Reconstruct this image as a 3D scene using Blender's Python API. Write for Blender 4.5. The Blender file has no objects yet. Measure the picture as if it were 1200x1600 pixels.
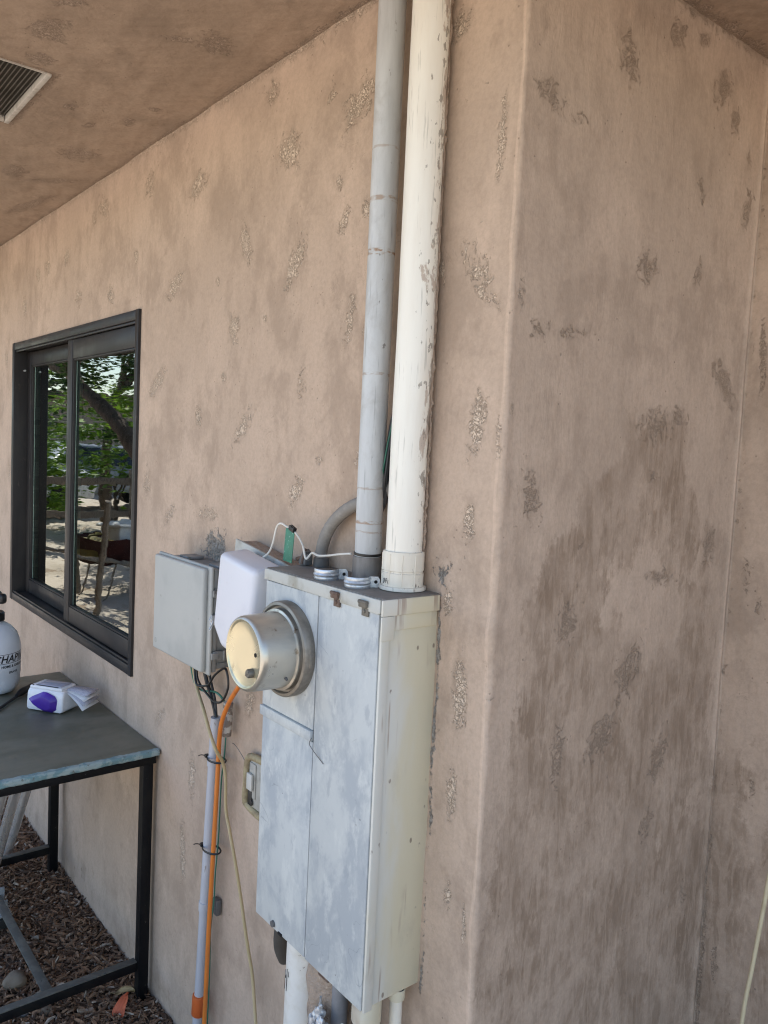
import bpy, bmesh, math, random
import numpy as np
from mathutils import Vector, Matrix
random.seed(7)
rng = np.random.RandomState(11)
scene = bpy.context.scene
col = scene.collection
# ------------------------------------------------------------ camera
FPX = 1246.9
cam_d = bpy.data.cameras.new('camera'); cam = bpy.data.objects.new('camera', cam_d); col.objects.link(cam)
cam_d.sensor_fit = 'VERTICAL'; cam_d.sensor_height = 32.0; cam_d.lens = FPX / 1600 * 32.0
cam_d.clip_start = 0.02; cam_d.clip_end = 600
CR = Vector((0.62649229, 0.77800272, 0.04710825)); CU = Vector((-0.08964707, 0.0118868, 0.99590266)); CF = Vector((-0.77425501, 0.62814845, -0.07719265))
m = Matrix((CR, CU, -CF)).transposed().to_4x4(); m.translation = Vector((0.83407, -0.90398, 1.6))
cam.matrix_world = m
scene.camera = cam
# ------------------------------------------------------------ sky, sun, exposure
SUN_EL, SUN_AZ = math.radians(58), math.radians(-78)      # azimuth from +Y towards +X
w = bpy.data.worlds.new('World'); scene.world = w; w.use_nodes = True
wn = w.node_tree.nodes; wl = w.node_tree.links
sky = wn.new('ShaderNodeTexSky'); sky.sky_type = 'NISHITA'; sky.sun_disc = False
sky.sun_elevation = SUN_EL; sky.sun_rotation = SUN_AZ
bg = wn['Background']; bg.inputs['Strength'].default_value = 0.13
wl.new(sky.outputs[0], bg.inputs['Color'])
sd = bpy.data.lights.new('sun', 'SUN'); sd.energy = 4.2; sd.angle = math.radians(0.5); sd.color = (1.0, 0.95, 0.87)
so = bpy.data.objects.new('sun', sd); col.objects.link(so)
sdir = Vector((math.sin(SUN_AZ) * math.cos(SUN_EL), math.cos(SUN_AZ) * math.cos(SUN_EL), math.sin(SUN_EL)))
so.rotation_euler = sdir.to_track_quat('Z', 'Y').to_euler(); so.location = (0, -3, 8)
scene.view_settings.view_transform = 'Standard'; scene.view_settings.look = 'None'
scene.view_settings.exposure = 1.62; scene.view_settings.gamma = 1
scene.cycles.filter_width = 1.15; scene.cycles.max_bounces = 8; scene.cycles.diffuse_bounces = 5; scene.cycles.transparent_max_bounces = 12
try: scene.cycles.use_denoising = True
except Exception: pass

# ------------------------------------------------------------ object helpers
def link(me, name, mat, root=None, parent=None):
    o = bpy.data.objects.new(name, me); col.objects.link(o)
    if mat is not None:
        for k in (mat if isinstance(mat, (list, tuple)) else [mat]): me.materials.append(k)
    if root is not None:
        me.transform(Matrix.Translation(-Vector(root['base'])))
        o.parent = parent if parent is not None else root
    return o
def thing(name, label, cat, base, group=None):
    o = bpy.data.objects.new(name, None); col.objects.link(o); o.location = base; o['base'] = tuple(base)
    o.empty_display_size = 0.05
    tag(o, label, cat, group); return o
def tag(o, label, cat, group=None):
    o['label'] = label; o['category'] = cat
    if group: o['group'] = group
    return o
def kind(o, k): o['kind'] = k; return o
def from_bm(bm, name, mat, root=None, parent=None, smooth=True, angle=40):
    me = bpy.data.meshes.new(name)
    bmesh.ops.recalc_face_normals(bm, faces=bm.faces)
    bm.to_mesh(me); bm.free()
    if smooth: shade(me, angle)
    return link(me, name, mat, root, parent)
def shade(me, angle=40):
    me.polygons.foreach_set('use_smooth', [True] * len(me.polygons))
    try: me.set_sharp_from_angle(angle=math.radians(angle))
    except Exception: pass
def box(bm, x0, x1, y0, y1, z0, z1, bev=0.0, seg=2, M=None, mi=0):
    b2 = bmesh.new(); bmesh.ops.create_cube(b2, size=1)
    for v in b2.verts: v.co = Vector((x0 + (v.co.x + .5) * (x1 - x0), y0 + (v.co.y + .5) * (y1 - y0), z0 + (v.co.z + .5) * (z1 - z0)))
    if bev > 0: bmesh.ops.bevel(b2, geom=list(b2.edges), offset=bev, segments=seg, profile=0.5, affect='EDGES')
    return merge(bm, b2, M, mi)
def merge(bm, b2, M=None, mi=0):
    if M is not None: bmesh.ops.transform(b2, matrix=M, verts=b2.verts)
    mp = {}
    for v in b2.verts: mp[v] = bm.verts.new(v.co)
    for f in b2.faces:
        try: nf = bm.faces.new([mp[v] for v in f.verts]); nf.material_index = mi
        except ValueError: pass
    b2.free(); return bm
def catmull(pts, n=8):
    P = [Vector(p) for p in pts]; P = [P[0] * 2 - P[1]] + P + [P[-1] * 2 - P[-2]]; out = []
    for i in range(1, len(P) - 2):
        for k in range(n):
            t = k / n; a, b, c, d = P[i - 1], P[i], P[i + 1], P[i + 2]
            out.append(0.5 * ((2 * b) + (c - a) * t + (2 * a - 5 * b + 4 * c - d) * t * t + (3 * b - a - 3 * c + d) * t ** 3))
    out.append(P[-2]); return out
def tube(bm, pts, r, seg=12, smooth=8, rf=None, mi=0, flat=1.0):
    P = catmull(pts, smooth) if smooth else [Vector(p) for p in pts]
    n = len(P); rings = []; up = None
    for i, p in enumerate(P):
        t = (P[min(i + 1, n - 1)] - P[max(i - 1, 0)]).normalized()
        if up is None:
            up = Vector((0, 0, 1)) if abs(t.z) < .9 else Vector((1, 0, 0))
        a = t.cross(up)
        a.normalize(); b = a.cross(t).normalized(); up = b
        rr = r if rf is None else rf(i / (n - 1)) * r
        rings.append([bm.verts.new(p + a * (rr * math.cos(2 * math.pi * k / seg)) + b * (flat * rr * math.sin(2 * math.pi * k / seg))) for k in range(seg)])
    for i in range(n - 1):
        for k in range(seg):
            f = bm.faces.new((rings[i][k], rings[i][(k + 1) % seg], rings[i + 1][(k + 1) % seg], rings[i + 1][k])); f.material_index = mi
    for rg in (rings[0], rings[-1]):
        f = bm.faces.new(rg); f.material_index = mi
    return bm
def lathe(bm, prof, M, seg=48, close=True, mi=0):
    """prof: list of (radius, height) revolved round local Z, placed by M"""
    rings = []
    for r, h in prof:
        if r < 1e-6: rings.append([bm.verts.new(M @ Vector((0, 0, h)))])
        else: rings.append([bm.verts.new(M @ Vector((r * math.cos(2 * math.pi * k / seg), r * math.sin(2 * math.pi * k / seg), h))) for k in range(seg)])
    for a, b in zip(rings, rings[1:]):
        for k in range(seg):
            k2 = (k + 1) % seg
            if len(a) == 1 and len(b) == 1: continue
            if len(a) == 1: f = bm.faces.new((a[0], b[k2], b[k]))
            elif len(b) == 1: f = bm.faces.new((a[k], a[k2], b[0]))
            else: f = bm.faces.new((a[k], a[k2], b[k2], b[k]))
            f.material_index = mi
    return bm
def along(p, d, roll=0):
    return Matrix.Translation(Vector(p)) @ Vector(d).to_track_quat('Z', 'Y').to_matrix().to_4x4() @ Matrix.Rotation(roll, 4, 'Z')
def mk(fn, name, mat, root=None, parent=None, smooth=True, angle=40):
    bm = bmesh.new(); fn(bm); return from_bm(bm, name, mat, root, parent, smooth, angle)
def plate_poly(bm, pts, y0, y1, bev=0.0, mi=0):
    """extrude an x-z outline between y0 and y1"""
    b2 = bmesh.new(); vs = [b2.verts.new((x, y0, z)) for x, z in pts]; f = b2.faces.new(vs)
    r = bmesh.ops.extrude_face_region(b2, geom=[f])
    bmesh.ops.translate(b2, vec=(0, y1 - y0, 0), verts=[e for e in r['geom'] if isinstance(e, bmesh.types.BMVert)])
    bmesh.ops.recalc_face_normals(b2, faces=b2.faces)
    if bev: bmesh.ops.bevel(b2, geom=list(b2.edges), offset=bev, segments=2, profile=.5, affect='EDGES')
    return merge(bm, b2, None, mi)

# ------------------------------------------------------------ material helpers
class G:
    def __init__(s, name):
        s.m = bpy.data.materials.new(name); s.m.use_nodes = True; s.t = s.m.node_tree; s.N = s.t.nodes
        s.b = s.N['Principled BSDF']; s.out = s.N['Material Output']; s.tc = s.N.new('ShaderNodeTexCoord')
    def L(s, a, b): s.t.links.new(a, b)
    def put(s, inp, v):
        if isinstance(v, (int, float)): inp.default_value = v
        elif isinstance(v, tuple): inp.default_value = v + (1,) if len(v) == 3 and inp.type == 'RGBA' else v
        else: s.L(v, inp)
    def co(s, sc=(1, 1, 1), rot=(0, 0, 0), src='Object'):
        n = s.N.new('ShaderNodeMapping'); s.L(s.tc.outputs[src], n.inputs[0]); n.inputs['Scale'].default_value = sc; n.inputs['Rotation'].default_value = rot; return n.outputs[0]
    def noise(s, vec, scale, det=6, rough=.55, dist=0.0):
        n = s.N.new('ShaderNodeTexNoise'); s.L(vec, n.inputs['Vector']); n.inputs['Scale'].default_value = scale; n.inputs['Detail'].default_value = det
        n.inputs['Roughness'].default_value = rough; n.inputs['Distortion'].default_value = dist; return n.outputs['Fac']
    def voro(s, vec, scale, feat='F1', rnd=1.0):
        n = s.N.new('ShaderNodeTexVoronoi'); n.feature = feat; s.L(vec, n.inputs['Vector']); n.inputs['Scale'].default_value = scale; n.inputs['Randomness'].default_value = rnd; return n.outputs['Distance']
    def ramp(s, v, a, b, lo=0.0, hi=1.0):
        n = s.N.new('ShaderNodeMapRange'); n.interpolation_type = 'SMOOTHSTEP'; s.put(n.inputs[0], v)
        n.inputs[1].default_value = a; n.inputs[2].default_value = b; n.inputs[3].default_value = lo; n.inputs[4].default_value = hi; return n.outputs[0]
    def mth(s, op, a, b=0.0, c=None):
        n = s.N.new('ShaderNodeMath'); n.operation = op; s.put(n.inputs[0], a); s.put(n.inputs[1], b)
        if c is not None: s.put(n.inputs[2], c)
        return n.outputs[0]
    def mix(s, f, a, b, mode='MIX'):
        n = s.N.new('ShaderNodeMix'); n.data_type = 'RGBA'; n.blend_type = mode; s.put(n.inputs[0], f); s.put(n.inputs[6], a); s.put(n.inputs[7], b); return n.outputs[2]
    def bump(s, h, strength=.3, dist=.002, prev=None):
        n = s.N.new('ShaderNodeBump'); s.put(n.inputs['Height'], h); n.inputs['Strength'].default_value = strength; n.inputs['Distance'].default_value = dist
        if prev is not None: s.L(prev, n.inputs['Normal'])
        return n.outputs[0]
    def done(s, color, rough=.6, metal=0.0, normal=None, spec=None):
        s.put(s.b.inputs['Base Color'], color); s.put(s.b.inputs['Roughness'], rough); s.put(s.b.inputs['Metallic'], metal)
        if normal is not None: s.L(normal, s.b.inputs['Normal'])
        if spec is not None: s.b.inputs['Specular IOR Level'].default_value = spec
        return s.m
def simple(name, c, rough=.5, metal=0.0, c2=None, scale=12, stretch=(1, 1, 1), bmp=.15, bscale=150, lo=.45, hi=.65, spec=None, bd=.001, dirt=None, dscale=40, dlo=.66, dhi=.7):
    g = G(name); v = g.co(stretch); n = g.noise(v, scale, 8, .6)
    c2 = c2 or tuple(x * .75 for x in c)
    cc = g.mix(g.ramp(n, lo, hi), c, c2)
    if dirt: cc = g.mix(g.ramp(g.noise(g.co(stretch), dscale, 5, .6), dlo, dhi), cc, dirt)
    rr = g.ramp(n, .3, .7, max(0.02, rough - .08), min(1, rough + .1))
    return g.done(cc, rr, metal, g.bump(g.noise(g.co(), bscale, 4), bmp, bd), spec)

def plaster(name, A, B, Cdark, rough_light, rough_dark, ret_shade=None):
    g = G(name)
    at = g.N.new('ShaderNodeAttribute'); at.attribute_name = 'masks'
    sp = g.N.new('ShaderNodeSeparateColor'); g.L(at.outputs['Color'], sp.inputs[0])
    mr, ms, mc, mb = sp.outputs[0], sp.outputs[1], sp.outputs[2], at.outputs['Alpha']
    o = g.co()
    big = g.noise(g.co((1, 1, .6)), 2.8, 7, .6, .2)
    mid = g.noise(g.co((1, 1, .65)), 7, 9, .68, .15)
    fine = g.noise(o, 110, 6, .7)
    c = g.mix(g.ramp(big, .38, .62), A, B)
    c = g.mix(g.ramp(mid, .47, .64, 0, .62), c, Cdark)
    c = g.mix(g.ramp(g.noise(o, 22, 8, .7), .50, .70, 0, .40), c, Cdark)
    c = g.mix(g.ramp(g.noise(g.co((1.1, 1, .6)), 5.5, 8, .66, .2), .52, .66, 0, .5), c, tuple(x * 1.15 for x in A))
    # diagonal trowel scuffs
    tr = g.noise(g.co((46, 46, 9), (.75, .5, 0.2)), 1.0, 7, .68, .9)
    scuffm = g.mth('MAXIMUM', g.ramp(g.noise(o, 4.0, 4, .6, .5), .5, .66), g.ramp(ms, .25, .6))
    c = g.mix(g.mth('MULTIPLY', g.ramp(tr, .52, .66), g.mth('MULTIPLY', scuffm, .35)), c, tuple(x * 1.2 for x in Cdark))
    # stains, plus the painted shade low on the return walls
    edge = g.mth('MULTIPLY', g.mth('SUBTRACT', g.noise(g.co((1, 1, .7)), 15, 10, .74, .2), .5), 1.6)
    st = g.ramp(g.mth('ADD', ms, edge), .40, .60)
    streak = g.noise(g.co((34, 34, 12), (0.5, .5, .3)), 1.0, 8, .75, .3)
    blot = g.noise(g.co((1, 1, .8)), 9, 10, .74, .3)
    stf = g.mth('MULTIPLY', st, g.mth('MULTIPLY', g.mth('MULTIPLY', g.ramp(tr, .45, .56, 1.0, .50), g.ramp(streak, .4, .62, 1, .8)), g.ramp(blot, .40, .62, .95, .25)))
    c = g.mix(stf, c, tuple(x * .74 * k for x, k in zip(Cdark, (1.04, .98, .90))))
    # rough patches where the float coat skipped
    e2 = g.mth('MULTIPLY', g.mth('SUBTRACT', g.noise(o, 48, 7, .75, .8), .5), 2.7)
    rp = g.ramp(g.mth('ADD', mr, e2), .40, .66)
    worm = g.noise(o, 95, 3, .6, 2.2)
    ridge = g.ramp(g.mth('ABSOLUTE', g.mth('SUBTRACT', worm, .5)), 0, .075)   # 0 at crevice line
    rc = g.mix(ridge, rough_dark, rough_light)
    if ret_shade:
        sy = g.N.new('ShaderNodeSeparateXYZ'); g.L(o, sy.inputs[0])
        rc = g.mix(g.ramp(sy.outputs['Y'], ret_shade[0] + .0, ret_shade[0] + .02), rc, g.mix(ridge, ret_shade[2], ret_shade[1]))  # darker patch colours stand in for the return wall's dimmer grazing light
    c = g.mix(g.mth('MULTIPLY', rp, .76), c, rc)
    halo = g.mth('MULTIPLY', g.ramp(g.mth('ADD', mr, e2), .05, .40), g.ramp(mr, .12, .4, 0, .30))
    c = g.mix(g.mth('MULTIPLY', halo, g.mth('SUBTRACT', 1.0, rp)), c, Cdark)
    # cement coloured crust
    ce = g.ramp(g.mth('ADD', mc, e2), .5, .62)
    c = g.mix(ce, c, g.mix(g.ramp(fine, .4, .62), (.36, .34, .31), (.19, .175, .155)))
    # highlight on the corner edges, painted as a paler line
    c = g.mix(g.ramp(g.mth('ADD', mb, g.mth('MULTIPLY', edge, .5)),   .4, .75, 0, .5), c, tuple(min(1, x * 1.22) for x in A))
    # fine pits and specks
    pv = g.voro(o, 55); pm = g.ramp(pv, .05, .12, 1, 0)
    pm = g.mth('MULTIPLY', pm, g.ramp(g.noise(o, 9, 3), .52, .6))
    c = g.mix(g.mth('MULTIPLY', pm, .6), c, tuple(x * .38 for x in A))
    hair = g.ramp(g.mth('ABSOLUTE', g.mth('SUBTRACT', g.noise(g.co((1, 1, .6)), 9, 6, .6, 1.5), .5)), 0, .006, 1, 0)
    hm = g.mth('MULTIPLY', hair, g.ramp(g.noise(o, 3.3, 3), .56, .66))
    c = g.mix(g.mth('MULTIPLY', hm, .5), c, tuple(x * .5 for x in A))
    c = g.mix(g.ramp(fine, .35, .70, 0, .26), c, tuple(x * .6 for x in B))
    # relief
    n1 = g.bump(g.noise(g.co((1, 1, .6)), 7, 6, .55), .75, .014)
    n2 = g.bump(g.mth('MULTIPLY', tr, g.ramp(scuffm, 0, 1, .45, 1)), .5, .0035, n1)
    n3 = g.bump(g.noise(o, 210, 5, .7), .30, .0014, n2)
    hgt = g.mth('MULTIPLY', g.mth('ADD', g.mth('MULTIPLY', ridge, .8), -1.0), g.mth('MAXIMUM', rp, ce))
    n4 = g.bump(hgt, .75, .0026, n3)
    n5 = g.bump(g.mth('MULTIPLY', pm, -1), .5, .002, n4)
    return g.done(c, .82, 0, n5, .25)
# ------------------------------------------------------------ materials
PINK = (.556, .430, .334); TAN = (.486, .375, .290); DARK = (.355, .269, .205)
M_wall = plaster('plaster', PINK, TAN, DARK, (.78, .64, .50), (.34, .255, .19), ret_shade=(-.49, (.47, .36, .272), (.31, .235, .178)))
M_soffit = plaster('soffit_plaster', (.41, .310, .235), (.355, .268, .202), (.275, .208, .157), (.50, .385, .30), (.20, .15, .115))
M_frame = simple('bronze_frame', (.032, .030, .030), .40, .0, (.046, .042, .039), 9, (1, 1, .4), .05, dirt=(.11, .09, .075), dlo=.62, dhi=.8, spec=.2)
M_track = simple('dark_track', (.02, .02, .02), .5)
M_black = simple('black_steel', (.006, .006, .007), .55, .0, (.012, .011, .010), 20, dirt=(.10, .09, .08), dscale=60, dlo=.68, dhi=.74, spec=.2)
M_blackp = simple('black_plastic', (.012, .012, .013), .4)
M_zinc = simple('zinc', (.60, .62, .64), .42, .75, (.45, .47, .49), 60, bmp=.4, bscale=120)
M_rust = simple('rusty_clip', (.13, .085, .065), .7, .2, (.20, .15, .12), 60)
M_dgrey = simple('dark_grey', (.12, .12, .12), .5, dirt=(.25, .23, .2))
M_box = simple('grey_abs', (.42, .43, .41), .45, 0, (.36, .37, .355), 5, (1, 1, 1), .06, dirt=(.26, .25, .235), dscale=30, dlo=.66, dhi=.76)
M_boxdk = simple('grey_abs_body', (.25, .255, .25), .5, 0, (.19, .195, .19), 14, dirt=(.10, .09, .08), dscale=30, dlo=.58, dhi=.75)
M_whitebox = simple('white_plastic', (.70, .71, .76), .38, 0, (.64, .65, .70), 7, bmp=.04, dirt=(.45, .42, .36), dscale=14, dlo=.64, dhi=.85)
M_cream = None
def cream():
    g = G('cream_paint'); o = g.co()
    sx = g.N.new('ShaderNodeSeparateXYZ'); g.L(o, sx.inputs[0]); yel = g.mth('ADD', g.ramp(sx.outputs['Y'], -.045, .03, 0.05, .7), g.mth('MULTIPLY', g.mth('SUBTRACT', g.noise(g.co((1, 2, .6)), 6, 5, .6, .4), .5), 1.6))
    c = g.mix(g.ramp(yel, .0, .6), (.64, .63, .57), (.63, .575, .42))
    c = g.mix(g.ramp(g.noise(g.co((1, 1, .5)), 14, 7, .65), .56, .78, 0, .45), c, (.44, .39, .30))
    v = g.voro(g.co((1, 1, .55)), 52); sp = g.mth('MULTIPLY', g.ramp(v, .10, .17, 1, 0), g.ramp(g.noise(o, 19, 4, .6), .54, .60))
    c = g.mix(g.mth('MULTIPLY', sp, .7), c, (.12, .075, .06))
    # runs of dried drips
    dr = g.mth('MULTIPLY', g.ramp(g.noise(g.co((1, 70, 2.2)), 1, 3, .5), .60, .64), g.ramp(g.noise(g.co((1, 9, 5)), 1, 3), .5, .6))
    c = g.mix(g.mth('MULTIPLY', dr, .65), c, (.30, .20, .15))
    return g.done(c, g.ramp(g.noise(o, 20), .3, .7, .38, .6), 0, g.bump(g.mth('ADD', g.noise(o, 220, 3), g.mth('MULTIPLY', sp, 1.5)), .15, .001))
M_cream = cream()
def door_paint():
    g = G('oxidised_blue_grey_paint'); o = g.co()
    n = g.noise(g.co((1, 1, .6), (0, .3, 0)), 10, 9, .68, .25)
    c = g.mix(g.ramp(n, .42, .58), (.51, .535, .53), (.385, .415, .435))
    c = g.mix(g.ramp(g.noise(g.co((1, 1, .5)), 26, 8, .7, .1), .52, .66, 0, .7), c, (.60, .62, .60))
    c = g.mix(g.ramp(g.noise(g.co((2.4, 2, 1), (0, .5, 0)), 18, 6, .65, .1), .58, .68, 0, .55), c, (.31, .34, .37))
    sc = g.ramp(g.mth('ABSOLUTE', g.mth('SUBTRACT', g.noise(g.co((1, 1, 1), (0, .9, 0)), 7, 3, .4, 1.2), .5)), 0, .004, 1, 0)
    c = g.mix(g.mth('MULTIPLY', sc, g.ramp(g.noise(o, 6), .55, .6, 0, .5)), c, (.16, .18, .2))
    v = g.voro(o, 45); sp = g.mth('MULTIPLY', g.ramp(v, .05, .1, 1, 0), g.ramp(g.noise(o, 14, 3), .6, .64))
    c = g.mix(g.mth('MULTIPLY', sp, .7), c, (.13, .12, .12))
    return g.done(c, g.ramp(n, .3, .7, .5, .7), .0, g.bump(g.noise(g.co((1, 1, .5)), 5, 3), .35, .006), .35)
M_door = door_paint()
M_flange = simple('weathered_flange', (.50, .51, .48), .6, 0, (.34, .33, .28), 12, (1, 1, 1), .1, dirt=(.25, .17, .11), dscale=25, dlo=.66, dhi=.74)
M_top = simple('dusty_panel_top', (.20, .18, .16), .75, 0, (.27, .25, .225), 14, bmp=.3, dirt=(.12, .10, .085), dscale=30)
def can_metal():
    g = G('brushed_meter_metal'); o = g.co()
    n = g.noise(g.co((1, .3, 1)), 14, 6, .6, .5)
    c = g.mix(g.ramp(n, .4, .66), (.56, .53, .46), (.43, .42, .385))
    c = g.mix(g.ramp(g.noise(o, 40, 5, .6), .6, .72), c, (.24, .19, .14))
    return g.done(c, g.ramp(n, .3, .7, .26, .45), .65, g.bump(g.noise(g.co((1, 1, 1)), 90, 4), .12, .001))
M_can = can_metal()
M_canface = simple('yellowed_meter_face', (.62, .56, .39), .26, .6, (.54, .49, .35), 5, bmp=.06, dirt=(.30, .25, .17), dscale=22, dlo=.6, dhi=.82)
M_ring = simple('meter_ring', (.30, .28, .245), .5, .6, (.20, .18, .155), 18, dirt=(.14, .10, .07), dscale=40)
BANDS = [(.745, .003, .45), (.660, .006, .7), (.571, .007, 1.0), (.364, .003, .6), (.165, .003, .5), (.105, .004, .8), (.088, .0025, .5)]
def pipe_mat(name, base, base2, splat, spl, axis_bias, rust=None, rough=.42, thr=(.60, .64), ax='X'):
    g = G(name); o = g.co()
    c = g.mix(g.ramp(g.noise(g.co((1, 1, .15)), 24, 6, .6), .42, .66), base, base2)
    # vertical fine scratches
    sc = g.ramp(g.noise(g.co((60, 60, 3)), 3, 5, .6), .60, .68)
    c = g.mix(g.mth('MULTIPLY', sc, .5), c, tuple(x * .5 for x in base2))
    sx = g.N.new('ShaderNodeSeparateXYZ'); g.L(o, sx.inputs[0])
    bias = g.mth('ADD', g.mth('MULTIPLY', sx.outputs['X'], axis_bias), g.mth('MULTIPLY', sx.outputs['Y'], axis_bias * 1.25))
    n = g.mth('ADD', g.noise(g.co((1, 1, .32)), 34, 8, .68, .4), bias)
    m1 = g.ramp(n, thr[0], thr[1])
    c = g.mix(g.mth('MULTIPLY', m1, .85), c, splat)
    n2 = g.mth('ADD', g.noise(g.co((1, 1, .5)), 90, 6, .6), g.mth('MULTIPLY', bias, .7)); c = g.mix(g.mth('MULTIPLY', g.ramp(n2, .67, .71), .8), c, spl)
    v = g.voro(g.co((1, 1, .7)), 60); pts = g.mth('MULTIPLY', g.ramp(v, .07, .12, 1, 0), g.ramp(g.noise(o, 15, 3), .60, .64))
    c = g.mix(g.mth('MULTIPLY', pts, .8), c, (.13, .125, .11))
    if rust:
        # rust rings where straps once sat, each at its own height
        zz = g.mth('ADD', sx.outputs['Z'], g.mth('MULTIPLY', g.noise(o, 30, 3), .006))
        for zc, hw, am in BANDS:
            rr = g.ramp(g.mth('ABSOLUTE', g.mth('SUBTRACT', zz, zc + .003)), hw * .5, hw, 1, 0)
            c = g.mix(g.mth('MULTIPLY', rr, g.ramp(g.noise(g.co((1, 1, 3)), 70, 4), .40, .60, 0, am)), c, rust)
        stainn = g.noise(g.co((1, 1, .6)), 12, 7, .68, .6)
        c = g.mix(g.ramp(stainn, .48, .70, 0, .55), c, (.31, .29, .26))
        c = g.mix(g.ramp(g.noise(g.co((1, 1, .4)), 20, 5, .6), .55, .7, 0, .6), c, (.64, .66, .66))
    bm_ = g.bump(g.mth('ADD', g.mth('MULTIPLY', m1, 1.2), g.mth('MULTIPLY', g.noise(o, 200, 3), .3)), .4, .0015)
    return g.done(c, g.ramp(m1, 0, 1, rough, .85), 0, bm_)
M_wpipe = pipe_mat('painted_white_pipe', (.84, .82, .74), (.79, .755, .67), (.50, .41, .34), (.28, .25, .21), 3.6, thr=(.665, .70))
M_gpipe = pipe_mat('galvanised_pipe', (.55, .57, .575), (.45, .465, .47), (.30, .28, .255), (.16, .15, .14), 1.0, rust=(.30, .19, .11), thr=(.62, .74))
M_cpl = pipe_mat('cream_coupling', (.78, .74, .64), (.70, .65, .55), (.38, .30, .24), (.16, .14, .12), 1.5, thr=(.66, .71))
M_gcpl = simple('dull_connector', (.20, .18, .165), .65, .3, (.28, .26, .24), 50, (1, 1, .3), .3)
M_flex = simple('grey_flex', (.24, .225, .205), .75, 0, (.32, .30, .27), 40, bmp=.4, dirt=(.14, .12, .10), dscale=60)
M_pvc = simple('grey_pvc', (.44, .45, .49), .4, 0, (.50, .51, .54), 20, (1, 1, .3), .05, dirt=(.28, .25, .23), dscale=40)
M_orangec = simple('orange_jacket', (.66, .20, .035), .38, 0, (.56, .17, .035), 40, (1, 1, .3), .05, dirt=(.30, .12, .05))
M_orange = simple('orange_coupling', (.55, .12, .03), .5)
M_tan = simple('tan_cable', (.50, .40, .22), .5, 0, (.58, .48, .29), 30, (1, 1, .2), .1, dirt=(.28, .22, .14))
M_rope = simple('cream_cable', (.62, .54, .36), .55, 0, (.52, .44, .28), 60, (1, 1, .3), .1)
M_green = simple('green_wire', (.03, .16, .11), .45)
M_greentag = simple('green_tag', (.045, .19, .125), .55, 0, (.06, .24, .16), 60, dirt=(.20, .36, .28), dscale=160, dlo=.6, dhi=.66)
M_whitew = simple('white_wire', (.72, .70, .64), .45)
M_putty = simple('silver_putty', (.55, .56, .57), .35, .3, (.35, .35, .35), 60, bmp=.5, bscale=80)
M_plug = simple('plaster_blob', (.40, .31, .24), .9, 0, (.22, .165, .125), 22, (1, 1, .6), 1.0, 110, bd=.008, dirt=(.55, .46, .37), dscale=50, dlo=.6, dhi=.66)
def tabletop():
    g = G('worn_grey_green_paint'); o = g.co()
    c = g.mix(g.ramp(g.noise(g.co((1, .35, 1)), 7, 7, .6, .6), .4, .66), (.135, .135, .100), (.185, .180, .140))
    c = g.mix(g.ramp(g.noise(g.co((1, 1, 1)), 38, 6, .65), .55, .75, 0, .35), c, (.08, .075, .062))
    return g.done(c, g.ramp(g.noise(o, 12), .3, .7, .38, .6), 0, g.bump(g.noise(o, 120, 5), .12, .001))
M_ttop = tabletop()
M_tedge = simple('peeling_teal_edge', (.16, .27, .29), .6, 0, (.30, .38, .38), 40, (1, 1, 1), .6, 90, .45, .55, bd=.003, dirt=(.13, .15, .14), dscale=50, dlo=.60, dhi=.68)
M_rail = simple('dusty_steel', (.10, .098, .085), .7, 0, (.15, .143, .12), 30, bmp=.3, dirt=(.03, .03, .03), dscale=50)
M_alu = simple('aluminium', (.90, .89, .87), .26, .65, (.80, .79, .76), 12, (1, 1, .2), .0)
M_cap = simple('grey_plastic_cap', (.30, .31, .31), .5)
M_tank = simple('milky_tank', (.66, .69, .74), .3, 0, (.60, .63, .69), 6, bmp=.05)
M_ink = simple('black_print', (.012, .012, .016), .4)
M_devw = simple('white_gloss_plastic', (.78, .78, .80), .3, 0, (.74, .74, .76), 8, bmp=.03)
M_purple = simple('purple_plastic', (.075, .022, .34), .3, 0, (.06, .02, .28), 12, bmp=.03)
M_lid = simple('smoky_lid', (.42, .42, .50), .2, 0, (.33, .33, .42), 20, (1, 1, 1), .03)
M_paper = simple('grey_printed_paper', (.50, .49, .54), .6, 0, (.40, .39, .47), 70, (1, 6, 1), .05, lo=.5, hi=.56)
M_paperw = simple('white_paper', (.75, .74, .74), .6)
M_vent = simple('vent_metal', (.60, .57, .52), .5, .2, (.45, .42, .38), 30)
M_mesh = simple('vent_mesh', (.09, .08, .065), .6, .3)
M_void = simple('dark_void', (.006, .005, .005), .9)
M_room = simple('dark_room', (.035, .03, .028), .9)
M_chip = None
def chips():
    g = G('bark_chips'); oi = g.N.new('ShaderNodeAttribute'); oi.attribute_name = 'tone'
    c = g.mix(g.ramp(oi.outputs['Fac'], 0, .75), (.085, .046, .027), (.32, .185, .105))
    c = g.mix(g.ramp(oi.outputs['Fac'], .86, 1.0), c, (.50, .41, .32))
    c = g.mix(g.ramp(g.noise(g.co(), 90, 4), .4, .7, 0, .4), c, (.035, .02, .014))
    return g.done(c, .85)
M_chip = chips()
M_soil = simple('dark_soil', (.06, .039, .026), .95, 0, (.10, .066, .045), 40, bmp=.8, bscale=90, bd=.006)
M_dirt = simple('pale_dirt', (.45, .385, .315), .9, 0, (.35, .295, .235), 1.3, bmp=.6, bscale=30, bd=.01, dirt=(.22, .16, .11), dscale=3, dlo=.56, dhi=.66)
M_rock = simple('tan_rock', (.20, .155, .11), .85, 0, (.12, .09, .06), 20, bmp=.6, bscale=60, bd=.004)
M_leafo = simple('orange_leaf', (.50, .10, .03), .55, 0, (.36, .07, .025), 40)
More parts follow.
